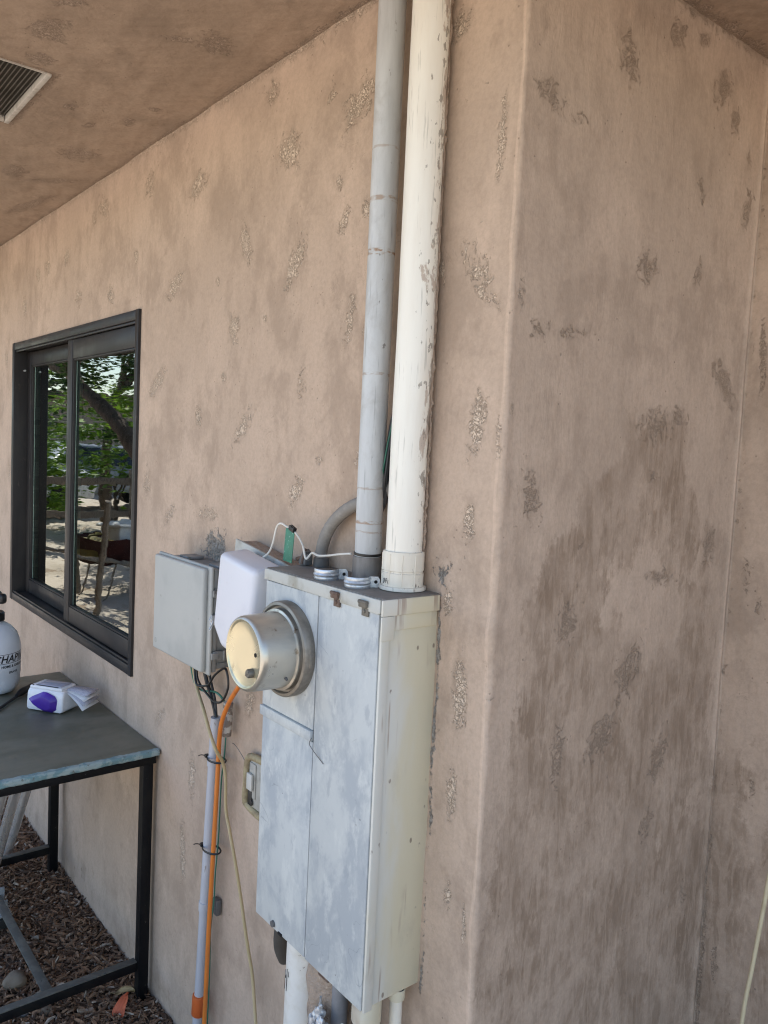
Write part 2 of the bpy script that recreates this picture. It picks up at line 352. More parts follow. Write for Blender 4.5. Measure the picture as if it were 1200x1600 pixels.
M_leafy = simple('dry_leaf', (.42, .30, .14), .6, 0, (.30, .20, .09), 40)
M_bark = simple('tree_bark', (.11, .08, .06), .9, 0, (.06, .045, .035), 20, (1, 1, .3), .8, 40, bd=.02)
def leafm(name, a, b):
    g = G(name); at = g.N.new('ShaderNodeAttribute'); at.attribute_name = 'tone'
    c = g.mix(at.outputs['Fac'], a, b); g.done(c, .5)
    tr = g.N.new('ShaderNodeBsdfTranslucent'); g.L(c, tr.inputs[0]); mx = g.N.new('ShaderNodeMixShader'); mx.inputs[0].default_value = .4
    g.L(g.b.outputs[0], mx.inputs[1]); g.L(tr.outputs[0], mx.inputs[2]); g.L(mx.outputs[0], g.out.inputs[0]); return g.m
M_leaf = leafm('tree_leaves', (.022, .05, .014), (.07, .13, .03))
M_hedge = leafm('bright_leaves', (.10, .20, .02), (.22, .36, .04))
M_carw = simple('white_car_paint', (.72, .72, .72), .25)
M_cars = simple('grey_car_paint', (.25, .27, .30), .25)
M_glassd = simple('car_glass', (.02, .025, .03), .1)
M_tyre = simple('tyre_rubber', (.02, .02, .02), .8)
M_wood = simple('weathered_wood', (.22, .18, .14), .8, 0, (.14, .11, .085), 20, (4, 4, 1), .3)
M_red = simple('red_paint', (.06, .012, .010), .6); M_yellow = simple('yellow_plastic', (.14, .11, .02), .5); M_binw = simple('white_bin', (.62, .62, .60), .45)
def glass():
    g = G('window_glass'); n = g.bump(g.noise(g.co((1, 1, 5)), 2.2, 3, .5), .11, .004)
    gl = g.N.new('ShaderNodeBsdfGlossy'); gl.inputs['Roughness'].default_value = .012; gl.inputs['Color'].default_value = (.95, 1, .97, 1); g.L(n, gl.inputs['Normal'])
    tr = g.N.new('ShaderNodeBsdfTransparent'); tr.inputs[0].default_value = (.62, .68, .65, 1)
    fr = g.N.new('ShaderNodeFresnel'); fr.inputs['IOR'].default_value = 3.2
    mx = g.N.new('ShaderNodeMixShader'); g.L(fr.outputs[0], mx.inputs[0]); g.L(tr.outputs[0], mx.inputs[1]); g.L(gl.outputs[0], mx.inputs[2]); g.L(mx.outputs[0], g.out.inputs[0]); return g.m
M_glass = glass()
M_glassedge = simple('glass_edge_spacer', (.30, .42, .36), .25, .3)

# ------------------------------------------------------------ setting: ground
def sheet(name, x0, x1, y0, y1, z, mat, k='structure'):
    bm = bmesh.new(); vs = [bm.verts.new(p) for p in ((x0, y0, z), (x1, y0, z), (x1, y1, z), (x0, y1, z))]; bm.faces.new(vs)
    o = from_bm(bm, name, mat, smooth=False); o['kind'] = k; return o
sheet('ground', -150, 150, -150, 150, -0.012, M_dirt)

def fnoise(P, seed, freq, n=5):
    r = np.random.RandomState(seed); out = np.zeros(len(P))
    for i in range(n):
        k = r.normal(size=3); k /= np.linalg.norm(k); out += np.sin((P @ k) * freq * (1 + .5 * i) + r.uniform(0, 6.28)) / (1 + .35 * i)
    return out / 2.2
def grid_mesh(name, U, V, pos, nor, mask, keep, mat, root):
    uu, vv = np.meshgrid(U, V, indexing='ij'); u = uu.ravel(); v = vv.ravel()
    P = pos(u, v); Nn = nor(u, v); R, disp = mask(u, v, P); P = P + Nn * disp[:, None]
    nu, nv = len(U), len(V); i, j = np.meshgrid(np.arange(nu - 1), np.arange(nv - 1), indexing='ij'); i = i.ravel(); j = j.ravel()
    k = keep((U[i] + U[i + 1]) / 2, (V[j] + V[j + 1]) / 2); i = i[k]; j = j[k]
    F = np.stack([i * nv + j, (i + 1) * nv + j, (i + 1) * nv + j + 1, i * nv + j + 1], 1)
    me = bpy.data.meshes.new(name); me.vertices.add(len(P)); me.vertices.foreach_set('co', P.astype(np.float32).ravel())
    me.loops.add(F.size); me.loops.foreach_set('vertex_index', F.ravel().astype(np.int32))
    me.polygons.add(len(F)); me.polygons.foreach_set('loop_start', (np.arange(len(F)) * 4).astype(np.int32))
    try: me.polygons.foreach_set('loop_total', np.full(len(F), 4, np.int32))
    except Exception: pass
    me.polygons.foreach_set('use_smooth', np.ones(len(F), bool))
    a = me.color_attributes.new('masks', 'FLOAT_COLOR', 'POINT'); a.data.foreach_set('color', R.astype(np.float32).ravel())
    me.update(calc_edges=True); me.validate()
    return link(me, name, mat, root)
def pmask(u, v, lst):
    out = np.zeros(len(u))
    for cu, cv, a0, a1, b0, b1 in lst:
        L = max(math.hypot(a0, a1), math.hypot(b0, b1)) * 1.6; s = np.where((np.abs(u - cu) < L) & (np.abs(v - cv) < L))[0]
        if len(s) == 0: continue
        du = u[s] - cu; dv = v[s] - cv; det = a0 * b1 - a1 * b0
        if abs(det) < 1e-9: continue
        p = (du * b1 - dv * b0) / det; q = (-du * a1 + dv * a0) / det
        out[s] = np.maximum(out[s], np.clip(1.0 - np.sqrt(p * p + q * q) * .75, 0, 1))
    return out
def polymask(u, v, poly, soft):
    n = len(poly); inside = np.zeros(len(u), bool); dist = np.full(len(u), 9.0)
    for k in range(n):
        x0, y0 = poly[k]; x1, y1 = poly[(k + 1) % n]
        c = ((y0 > v) != (y1 > v)) & (u < (x1 - x0) * (v - y0) / ((y1 - y0) if abs(y1 - y0) > 1e-9 else 1e-9) + x0); inside ^= c
        dx, dy = x1 - x0, y1 - y0; t = np.clip(((u - x0) * dx + (v - y0) * dy) / (dx * dx + dy * dy), 0, 1)
        dist = np.minimum(dist, np.hypot(u - x0 - t * dx, v - y0 - t * dy))
    return np.clip(.5 + np.where(inside, dist, -dist) / (2 * soft), 0, 1)
RA= [(-0.87, 1.869, -0.004, 0.056, 0.04, -0.004), (-0.822, 2.054, -0.013, 0.053, 0.032, -0.004), (-0.614, 1.974, 0.041, 0.06, 0.028, -0.01), (-0.809, 1.637, 0.047, 0.052, 0.028, -0.006), (-0.572, 1.728, 0.004, 0.045, 0.021, -0.002), (-0.576, 1.509, 0.024, 0.042, 0.032, -0.004), (-0.644, 2.214, 0.012, 0.04, 0.049, -0.017), (-0.413, 2.242, 0.053, 0.045, 0.036, -0.022), (-0.723, 2.354, 0.011, 0.035, 0.027, -0.011), (-1.072, 2.24, 0.043, 0.032, 0.046, -0.019), (-1.379, 2.308, 0.033, 0.046, 0.047, -0.015), (-1.753, 2.324, -0.003, 0.044, 0.067, -0.013), (-1.196, 2.009, 0.053, 0.043, 0.036, -0.011), (-2.122, 2.221, -0.002, 0.04, 0.035, -0.005), (-1.984, 2.068, -0.003, 0.043, 0.039, -0.005), (-1.681, 2.042, -0.002, 0.036, 0.033, -0.004), (-2.454, 2.207, -0.002, 0.034, 0.033, -0.005), (-2.645, 2.106, -0.002, 0.051, 0.037, -0.004), (-0.413, 1.843, 0.013, 0.059, 0.018, -0.004), (-0.371, 1.815, -0.002, 0.022, 0.01, 0.0), (-0.444, 2.033, 0.016, 0.035, 0.014, -0.005), (-0.374, 2.042, -0.002, 0.026, 0.019, -0.003), (-1.293, 1.756, 0.051, 0.045, 0.036, -0.008), (-1.356, 1.474, -0.003, 0.051, 0.037, 0.003), (-1.198, 1.398, 0.031, 0.041, 0.031, -0.002), (-0.972, 1.422, -0.002, 0.022, 0.067, 0.006), (-0.364, 1.584, -0.002, 0.026, 0.024, 0.001), (-0.07, 1.879, -0.042, 0.062, 0.029, 0.006), (-0.039, 2.084, 0.003, 0.078, 0.012, -0.004), (-0.059, 1.65, 0.01, 0.064, 0.022, -0.002), (-0.144, 2.282, 0.016, 0.029, 0.02, -0.012), (-0.061, 1.488, -0.003, 0.041, 0.017, 0.002), (-0.064, 1.212, -0.006, 0.077, 0.02, 0.005), (-0.009, 1.621, -0.003, 0.039, 0.008, 0.0), (-0.07, 1.043, -0.005, 0.053, 0.014, 0.006), (-2.332, 2.225, -0.002, 0.043, 0.031, -0.004), (-1.041, 1.664, -0.002, 0.032, 0.021, 0.0), (-0.338, 2.252, 0.005, 0.02, 0.011, -0.004), (-2.842, 1.424, -0.003, 0.055, 0.031, 0.002), (-2.915, 1.918, -0.002, 0.055, 0.031, -0.002), (-0.464, 2.108, -0.001, 0.017, 0.013, -0.002), (-0.16, 1.902, -0.002, 0.031, 0.013, -0.002), (-0.102, 1.357, -0.002, 0.027, 0.02, 0.004), (-0.024, 0.836, -0.005, 0.062, 0.008, 0.004), (-1.834, 2.304, -0.001, 0.025, 0.03, -0.005), (-1.48, 2.128, -0.001, 0.026, 0.024, -0.004), (-0.959, 1.986, -0.001, 0.015, 0.014, -0.002), (-0.91, 1.755, -0.001, 0.018, 0.016, -0.001), (-0.491, 1.573, -0.001, 0.013, 0.018, 0.0), (-0.498, 2.279, 0.011, 0.015, 0.013, -0.006), (-0.724, 1.873, -0.001, 0.012, 0.011, -0.002), (-1.227, 0.831, 0.027, 0.042, 0.033, 0.005), (-1.018, 0.74, -0.006, 0.083, 0.025, 0.009), (-1.061, 0.514, -0.007, 0.103, 0.022, 0.01), (-0.736, 1.006, 0.01, 0.038, 0.026, 0.005), (-0.065, 0.871, -0.002, 0.031, 0.012, 0.005), (-0.04, 1.846, -0.016, 0.03, 0.01, 0.002), (-1.128, 1.242, -0.001, 0.024, 0.02, 0.003)]
RB= [(0.251, 2.266, -0.015, 0.05, 0.035, 0.013), (0.545, 2.306, 0.001, 0.044, 0.037, 0.009), (0.061, 2.151, -0.034, 0.031, 0.026, 0.016), (0.13, 2.134, -0.002, 0.013, 0.025, 0.007), (0.495, 2.109, -0.005, 0.029, 0.017, 0.004), (0.339, 1.939, 0.001, 0.046, 0.035, 0.004), (0.635, 1.764, -0.055, 0.059, 0.03, 0.009), (0.14, 1.802, -0.002, 0.014, 0.059, 0.008), (0.069, 1.798, -0.002, 0.022, 0.028, 0.004), (0.404, 1.668, -0.005, 0.041, 0.081, 0.005), (0.476, 1.69, -0.003, 0.024, 0.045, 0.003), (0.068, 1.534, -0.013, 0.06, 0.025, 0.001), (0.664, 2.108, 0.009, 0.052, 0.022, 0.003), (0.625, 1.442, 0.001, 0.062, 0.033, -0.003), (0.18, 1.327, 0.01, 0.059, 0.042, -0.008), (0.369, 1.213, 0.034, 0.064, 0.04, -0.014), (0.02, 1.845, -0.002, 0.028, 0.012, 0.001), (0.014, 1.671, -0.001, 0.019, 0.009, 0.0), (0.452, 1.387, -0.004, 0.025, 0.067, -0.004), (0.384, 2.353, -0.004, 0.031, 0.032, 0.011), (0.178, 1.094, 0.002, 0.067, 0.021, -0.005), (0.472, 0.891, 0.009, 0.049, 0.027, -0.01), (0.303, 1.104, 0.036, 0.048, 0.037, -0.017), (0.499, 1.027, 0.026, 0.071, 0.032, -0.011), (0.473, 2.373, -0.002, 0.015, 0.026, 0.009), (0.405, 1.58, -0.003, 0.024, 0.021, 0.001), (0.201, 1.457, 0.003, 0.017, 0.009, -0.001), (0.626, 0.697, -0.006, 0.043, 0.016, -0.006), (0.506, 1.956, 0.006, 0.036, 0.015, 0.001), (0.6, 2.263, -0.005, 0.034, 0.024, 0.007), (0.66, 2.207, -0.005, 0.028, 0.015, 0.004)]
RC= [(0.752, 1.822, -0.006, 0.078, 0.009, 0.0), (0.754, 1.375, -0.005, 0.053, 0.01, 0.002), (0.755, 0.523, -0.004, 0.042, 0.009, 0.006), (0.786, 1.313, -0.002, 0.027, 0.008, 0.002), (0.804, 0.941, -0.002, 0.026, 0.009, 0.003)]
RS= [(-0.734, -0.137, 0.054, -0.022, 0.017, 0.04), (-1.596, -0.126, 0.064, -0.019, 0.036, 0.057), (-0.92, -0.41, 0.056, -0.016, 0.037, 0.039), (-1.271, -0.255, 0.031, -0.01, 0.016, 0.016), (-1.263, -0.113, 0.04, -0.016, 0.015, 0.014), (-1.359, -0.179, 0.022, -0.007, 0.018, 0.018), (-2.264, -0.088, 0.057, -0.021, 0.219, 0.038), (-1.895, -0.109, 0.033, -0.01, 0.064, 0.06), (-1.892, -0.225, 0.076, -0.019, 0.041, 0.038), (-1.137, -0.097, 0.015, -0.006, 0.016, 0.016), (-0.787, -0.408, 0.018, -0.005, 0.024, 0.026), (-1.064, -0.388, 0.038, -0.008, 0.014, 0.035), (-0.766, -0.199, 0.015, -0.005, 0.015, 0.035)]
STB= [(0.526, 1.703), (0.432, 1.699), (0.322, 1.686), (0.302, 1.623), (0.253, 1.585), (0.195, 1.566), (0.181, 1.503), (0.135, 1.482), (0.117, 1.443), (0.081, 1.414), (0.062, 1.33), (0.049, 1.185), (0.028, 0.999), (0.031, 0.87), (0.094, 0.759), (0.195, 0.744), (0.26, 0.817), (0.369, 0.869), (0.544, 0.858), (0.689, 0.96), (0.686, 1.237), (0.611, 1.403), (0.556, 1.533), (0.511, 1.631)]
LTB= [(0.249, 1.422), (0.379, 1.463), (0.51, 1.446), (0.558, 1.355), (0.538, 1.241), (0.409, 1.219), (0.322, 1.278), (0.285, 1.352)]
YB = 0.7207; ZC = 2.4125
WX0, WX1, WZ0, WZ1 = -2.785, -1.426, 0.894, 1.971
# ------------------------------------------------------------ house
house = thing('house', 'pinkish brown plaster house wall with deep eave, convex corner and recessed return', 'house', (-2, 0.5, 0))
RC_ = .006
def wall_pos(u, v):
    x = np.where(u < -RC_, u, 0.0); y = np.zeros_like(u)
    t = np.clip((u + RC_) / (2 * RC_), 0, 1) * math.pi / 2; arc = (u >= -RC_) & (u <= RC_)
    x = np.where(arc, -RC_ + RC_ * np.sin(t), x); y = np.where(arc, RC_ - RC_ * np.cos(t), y)
    y = np.where(u > RC_, np.minimum(u, YB), y); x = np.where(u > YB, u - YB, x)
    return np.stack([x, y, v], 1)
def wall_nor(u, v):
    t = np.clip((u + RC_) / (2 * RC_), 0, 1) * math.pi / 2; nx = np.sin(t); ny = -np.cos(t)
    t2 = np.clip((u - YB + .012) / .024, 0, 1) * math.pi / 2
    c = u > .3; nx = np.where(c, np.cos(t2), nx); ny = np.where(c, -np.sin(t2), ny)
    return np.stack([nx, ny, np.zeros_like(u)], 1)
def wall_mask(u, v, P):
    n = len(u); R = np.zeros((n, 4))
    R[:, 0] = np.maximum(.95 * pmask(u, v, RA), .84 * np.maximum(pmask(u, v, RB), pmask(u, v, RC))) * np.clip(.92 + .2 * fnoise(P, 44, 7), .68, 1.12)
    w1 = fnoise(P, 3, 9); w2 = fnoise(P, 4, 30)
    st = polymask(u + .01 * w2, v + .015 * w1, STB, .06)
    st = st * (1 - .75 * polymask(u + .012 * w2, v + .02 * w1, LTB, .07))
    # painted shade low on the return walls, dusty foot of the long wall
    low = np.clip((1.20 + .1 * w1 - v) / .55, 0, 1) * .84 * np.clip((u + .02) / .04, 0, 1)
    st = np.maximum(st * .9, low)
    st = np.maximum(st, .45 * np.clip((.75 + .2 * w1 - v) / .5, 0, 1) * np.clip((u + .12) / .1, 0, 1))
    st = np.maximum(st, .40 * np.clip((.35 + .1 * w1 - v) / .3, 0, 1))
    R[:, 1] = st
    # crusty gap round the panel and the broken patch above the junction box
    g1 = np.clip(1.0 - np.abs(u + .1180 + .0025 * w2) / .008, 0, 1) * np.clip(.62 + .5 * fnoise(P, 46, 22), 0, .95) * np.clip(1 - (np.abs(v - 1.03) - .35) / .02, 0, 1)
    g2 = .95 - .75 * np.hypot((u + .925) / .085, (v - 1.345) / .06)
    g3 = .62 - .6 * np.hypot((u + .115) / .05, (v - 1.40) / .04)
    R[:, 2] = np.clip(np.maximum(np.maximum(g1, g2), g3), 0, 1)
    R[:, 0] = np.maximum(R[:, 0], .8 * np.clip(1 - np.abs(u - YB - .004) / .012, 0, 1) * (.35 + .65 * np.clip((1.0 - v) * 2, 0, 1)))
    R[:, 0] = np.maximum(R[:, 0], .62 * np.clip(1 - np.abs(v - ZC) / .03, 0, 1))
    edge_glint = np.clip(1 - np.abs(u + .006 + .003 * w1 + .002 * w2) / .007, 0, 1)  # corner highlight put into the colour mask
    edge_glint = np.maximum(edge_glint, .95 * np.clip(1 - np.abs(u - YB + .012 + .003 * w1) / .008, 0, 1) * np.clip((v - .95) * 2 + .5, .25, 1))
    R[:, 3] = edge_glint
    d = .0025 * fnoise(P, 1, 5) + .0012 * w1 + .0005 * w2 + .00025 * fnoise(P, 8, 95)
    d = d + .0035 * np.clip(1 - np.abs(u - YB + .013) / .009, 0, 1)
    d = d + np.clip(1 - np.abs(u) / .02, 0, 1) * (.003 * (w1 + .6 * w2) + .0018 * fnoise(P, 45, 75))
    d = d + .004 * np.clip(R[:, 2], 0, 1) * (.5 + .5 * fnoise(P, 9, 160)) * (v < 1.5)
    inwin = (u > WX0 - .03) & (u < WX1 + .03) & (v > WZ0 - .03) & (v < WZ1 + .03)
    d = np.where(inwin, d * .3, d)
    return R, d
U = np.concatenate([np.linspace(-10, -3.3, 60)[:-1], np.linspace(-3.3, WX0, 60)[:-1], np.linspace(WX0, WX1, 120)[:-1], np.linspace(WX1, -.14, 215)[:-1], np.linspace(-.14, -RC_, 44)[:-1],
                    np.linspace(-RC_, RC_, 9)[:-1], np.linspace(RC_, YB - .02, 150)[:-1], np.linspace(YB - .02, YB + .03, 21)[:-1], np.linspace(YB + .03, YB + .4, 60)[:-1], np.linspace(YB + .4, YB + 3, 20)])
V = np.concatenate([np.linspace(-.05, WZ0, 150)[:-1], np.linspace(WZ0, WZ1, 200)[:-1], np.linspace(WZ1, ZC + .02, 82)])
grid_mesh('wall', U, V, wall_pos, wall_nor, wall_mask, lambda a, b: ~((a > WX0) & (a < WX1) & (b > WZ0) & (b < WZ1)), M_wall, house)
# soffit with the opening for the vent
VX0, VX1, VY0, VY1 = -1.50, -1.125, -.62, -.342
EAVE = -.95
def sof_mask(u, v, P):
    R = np.zeros((len(u), 4)); w1 = fnoise(P, 13, 10); w2 = fnoise(P, 14, 40)
    R[:, 0] = pmask(u, v, RS)
    R[:, 0] = np.maximum(R[:, 0], .66 * np.clip(1 - np.abs(v + .004) / .02, 0, 1) * (u < 0))
    R[:, 0] = np.maximum(R[:, 0], .7 * np.clip(1 - np.abs(u - .01) / .03, 0, 1) * (v > 0))
    dv = np.maximum(np.maximum(VX0 - u, u - VX1), np.maximum(VY0 - v, v - VY1))
    R[:, 0] = np.maximum(R[:, 0], .75 * np.clip(1 - np.abs(dv) / .03, 0, 1))
    d = .003 * fnoise(P, 21, 5) + .0015 * w1 + .0008 * w2 + .0006 * fnoise(P, 22, 110)
    d = np.where((dv < .02), 0, d)
    return R, d
US = np.concatenate([np.linspace(-10, -3, 50)[:-1], np.linspace(-3, VX0, 150)[:-1], np.linspace(VX0, VX1, 40)[:-1], np.linspace(VX1, .16, 190)[:-1], np.linspace(.16, .9, 40)])
VS = np.concatenate([np.linspace(EAVE, VY0, 30)[:-1], np.linspace(VY0, VY1, 40)[:-1], np.linspace(VY1, .012, 60)[:-1], np.linspace(.012, .9, 100)[:-1], np.linspace(.9, 4, 20)])
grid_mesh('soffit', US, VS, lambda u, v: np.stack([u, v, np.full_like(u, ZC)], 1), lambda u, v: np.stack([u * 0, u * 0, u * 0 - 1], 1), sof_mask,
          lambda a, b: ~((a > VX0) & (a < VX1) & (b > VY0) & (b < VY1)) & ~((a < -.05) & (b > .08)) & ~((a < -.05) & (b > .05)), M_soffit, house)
mk(lambda b: (box(b, -10, .9, EAVE + .003, 6, ZC + .06, ZC + .2)), 'roof', M_soffit, house, smooth=False)
mk(lambda b: (box(b, -10, .94, EAVE - .035, EAVE, ZC - .03, ZC + .22, .004), box(b, .905, .94, EAVE + .003, 6, ZC - .03, ZC + .22, .004)), 'fascia', simple('brown_fascia', (.17, .12, .09), .7), house)
# vent
def ventf(b):
    box(b, VX0, VX1, VY1 - .012, VY1, ZC - .006, ZC + .012, .002); box(b, VX1 - .004, VX1, VY0, VY1 - .013, ZC - .003, ZC + .03)
    box(b, VX0, VX1, VY0, VY0 + .012, ZC - .004, ZC + .012, .002); box(b, VX0, VX0 + .012, VY0 + .013, VY1 - .013, ZC - .004, ZC + .012, .002)
vt = mk(ventf, 'soffit_vent', M_vent, house)
def slats(b):
    y = VY0 + .014
    while y < VY1 - .014:
        tube(b, [(VX0 + .01, y, ZC + .008), (VX1 - .005, y, ZC + .008)], .0016, 5, 0); y += .0095
    x = VX0 + .014
    while x < VX1 - .006:
        tube(b, [(x, VY0 + .012, ZC + .0095), (x, VY1 - .012, ZC + .0095)], .0007, 4, 0); x += .0045
mk(slats, 'screen', M_mesh, house, vt)
mk(lambda b: box(b, VX0, VX1, VY0, VY1, ZC + .022, ZC + .055), 'duct_recess', M_void, house, vt, smooth=False)
# window
def outer(b):
    F, Bk = -.009, .10; t = .030
    box(b, WX0, WX0 + t, F, Bk, WZ0, WZ1, .002); box(b, WX1 - t * .8, WX1, F, Bk, WZ0, WZ1, .002)
    box(b, WX0 + t + .0005, WX1 - t * .8 - .0005, F + .001, Bk, WZ1 - t, WZ1 - .0005, .002); box(b, WX0 + t + .0005, WX1 - t * .8 - .0005, F + .001, Bk, WZ0 + .0005, WZ0 + t, .002)
    box(b, WX0 + t + .001, WX1 - t, F + .006, F + .013, WZ0 + t + .001, WZ0 + t + .008, .001); box(b, WX0 + t + .001, WX1 - t, F + .006, F + .013, WZ1 - t - .008, WZ1 - t - .001, .001)
win = mk(outer, 'window', M_frame, house)
def sash(b, x0, x1, z0, z1, y0, y1, l, r, t, bt):
    box(b, x0, x0 + l, y0, y1, z0, z1, .0015); box(b, x1 - r, x1, y0, y1, z0, z1, .0015)
    box(b, x0 + l + .0004, x1 - r - .0004, y0 + .001, y1, z1 - t, z1 - .0005, .0015); box(b, x0 + l + .0004, x1 - r - .0004, y0 + .001, y1, z0 + .0005, z0 + bt, .0015)
    for q in (0, 1):
        xx = (x0 + l) if q == 0 else (x1 - r - .006); box(b, xx, xx + .006, y0 + .004, y0 + .016, z0 + bt, z1 - t, .001)
    box(b, x0 + l + .007, x1 - r - .007, y0 + .004, y0 + .016, z0 + bt + .0005, z0 + bt + .006, .001); box(b, x0 + l + .007, x1 - r - .007, y0 + .004, y0 + .016, z1 - t - .006, z1 - t - .0005, .001)
S1 = (-2.105, WX1 - .026, WZ0 + .038, WZ1 - .038); S2 = (WX0 + .032, -2.02, WZ0 + .034, WZ1 - .034)
mk(lambda b: sash(b, *S1, .006, .034, .052, .022, .066, .058), 'sash', M_frame, house, win)
mk(lambda b: sash(b, *S2, .046, .074, .045, .05, .055, .055), 'sash', M_frame, house, win)
mk(lambda b: box(b, S1[0] + .054, S1[1] - .024, .020, .024, S1[2] + .06, S1[3] - .068), 'pane', M_glass, house, win, smooth=False)
mk(lambda b: box(b, S2[0] + .047, S2[1] - .052, .060, .064, S2[2] + .057, S2[3] - .057), 'pane', M_glass, house, win, smooth=False)
mk(lambda b: (box(b, S1[0] + .0585, S1[0] + .063, .0195, .0335, S1[2] + .06, S1[3] - .07),), 'glass_edge', M_glassedge, house, win, smooth=False)
mk(lambda b: (box(b, S2[0] + .052, S2[0] + .058, .0595, .0735, S2[2] + .06, S2[3] - .06),), 'glass_edge', M_glassedge, house, win, smooth=False)
mk(lambda b: tube(b, [(WX0 + .034, .03, 1.86), (WX0 + .05, .03, 1.86)], .004, 8, 0), 'screw', M_zinc, house, win)
def room(b):
    b2 = bmesh.new(); box(b2, WX0 - .5, WX1 + .6, .105, 3.0, .3, 2.35)
    for f in list(b2.faces):
        if f.calc_center_median().y < .11: b2.faces.remove(f)
    merge(b, b2)
    # inner lining round the opening so that no light leaks in
    for (a, c, d, e) in ((WX0 - .5, WX0, .3, 2.35), (WX1, WX1 + .6, .3, 2.35), (WX0, WX1, .3, WZ0), (WX0, WX1, WZ1, 2.35)):
        box(b, a, c, .101, .104, d, e)
mk(room, 'room', M_room, house, smooth=False)
# body of the house behind the plaster
mk(lambda b: box(b, -10, -3.4, .2, 6, -.02, ZC), 'core', M_room, house, smooth=False)

# ------------------------------------------------------------ mulch bed
def bedf():
    U = np.linspace(-4.5, 4.0, 220); Vv = np.linspace(-1.6, 3.0, 160)  # bed extended out of view past the corner to cut bounce light
    uu, vv = np.meshgrid(U, Vv, indexing='ij'); P = np.stack([uu.ravel(), vv.ravel(), 0 * uu.ravel()], 1)
    P[:, 2] = .004 + .008 * fnoise(P, 31, 9) + .004 * fnoise(P, 32, 40)
    P[:, 2] -= .016 * np.clip((-1.5 - P[:, 1]) / .1, 0, 1) + .016 * np.clip(((-2.8 - P[:, 0]) + np.clip(-.95 - P[:, 1], -1, 0) * 9) / .1, 0, 1)
    F = [(i * 160 + j, (i + 1) * 160 + j, (i + 1) * 160 + j + 1, i * 160 + j + 1) for i in range(219) for j in range(159)]
    me = bpy.data.meshes.new('soil_bed'); me.from_pydata(P.tolist(), [], F); shade(me, 180); o = link(me, 'soil_bed', M_soil); o['kind'] = 'structure'
bedf()
def chipmesh():
    V_, F_, T = [], [], []; r = random.Random(5)
    for i in range(24000):
        x = r.uniform(-2.9, -.85) if r.random() < .9 else r.uniform(-3.6, -.5); y = -abs(r.betavariate(1, 1.3)) * .62; z = .004 + r.random() ** 1.5 * .02
        L = r.choice((.004, .006, .007, .009, .012, .018)) * r.uniform(.7, 1.4); W = min(.0045, L * r.uniform(.12, .45)); th = r.uniform(.0008, .0025)
        M = Matrix.Translation((x, y, z)) @ Matrix.Rotation(r.uniform(0, 6.28), 4, 'Z') @ Matrix.Rotation(r.gauss(0, .35), 4, 'Y') @ Matrix.Rotation(r.gauss(0, .5), 4, 'X')
        c = r.uniform(-.25, .25) * L; b = len(V_); t = r.random()
        pts = [(-L, -W * r.uniform(.3, 1), 0), (0, -W, c), (L, -W * r.uniform(.1, 1), 0), (L * r.uniform(.8, 1), W * r.uniform(.1, 1), 0), (0, W, c), (-L * r.uniform(.8, 1), W * .5, 0)]
        for p in pts: V_.append(tuple(M @ Vector((p[0], p[1], p[2] + th))))
        for p in pts: V_.append(tuple(M @ Vector((p[0], p[1], p[2] - th))))
        F_ += [(b, b + 1, b + 4, b + 5), (b + 1, b + 2, b + 3, b + 4), (b + 11, b + 10, b + 7, b + 6), (b + 10, b + 9, b + 8, b + 7)]
        for k in range(6): F_.append((b + (k + 1) % 6, b + k, b + 6 + k, b + 6 + (k + 1) % 6))
        T += [t] * 12
    me = bpy.data.meshes.new('mulch'); me.from_pydata(V_, [], F_); a = me.attributes.new('tone', 'FLOAT', 'POINT'); a.data.foreach_set('value', T)
    o = link(me, 'mulch', M_chip); tag(o, 'brown shredded bark mulch covering the ground along the wall', 'mulch'); o['kind'] = 'stuff'
chipmesh()
def needles():
    V_, F_, T = [], [], []; r = random.Random(9); bm = bmesh.new()
    for i in range(420):
        x = r.uniform(-2.7, -.9); y = r.uniform(-.5, -.01); a = r.uniform(0, 6.28); L = r.uniform(.03, .09); z = r.uniform(.015, .028); k = r.uniform(-.4, .4)
        tube(bm, [(x, y, z), (x + math.cos(a) * L * .5, y + math.sin(a) * L * .5, z + r.uniform(0, .012)), (min(x + math.cos(a + k) * L, -.8), min(y + math.sin(a + k) * L, -.004), z)], .0007, 4, 3)
    o = from_bm(bm, 'pine_needles', simple('dry_needles', (.20, .11, .055), .7, 0, (.10, .055, .03), 20)); tag(o, 'dry brown needles and twigs scattered on the mulch', 'needles'); o['kind'] = 'stuff'
needles()
def rock(name, c, s, seed, mat, label):
    bm = bmesh.new(); bmesh.ops.create_icosphere(bm, subdivisions=3, radius=1); r = np.random.RandomState(seed)
    ks = r.normal(size=(8, 3)) * 2.2; ph = r.uniform(0, 6.28, 8)
    for v in bm.verts:
        n = np.array(v.co); d = 1 + .12 * np.sum(np.sin(ks @ n + ph)) / 2; q = Vector(n * d); v.co = Vector((c[0] + q.x * s[0], c[1] + q.y * s[1], c[2] + max(q.z, -.6) * s[2]))
    o = from_bm(bm, name, mat, angle=28); tag(o, label, 'stone', 'stones lying in the mulch'); return o
rock('stone', (-1.492, -.303, .028), (.034, .030, .026), 1, M_rock, 'largest tan stone in the mulch at the left picture edge, under the middle rail')
rock('stone', (-1.40, -.255, .018), (.020, .016, .014), 2, M_rock, 'small rounded brown stone in the mulch just right of the big tan stone')
rock('stone', (-1.362, -.315, .016), (.022, .018, .013), 3, simple('grey_rock', (.17, .16, .15), .85), 'grey stone between the middle rail and the near rail of the table')
rock('stone', (-1.33, -.262, .014), (.016, .02, .012), 4, M_rock, 'brown stone nearest the joint of the two lower table rails')
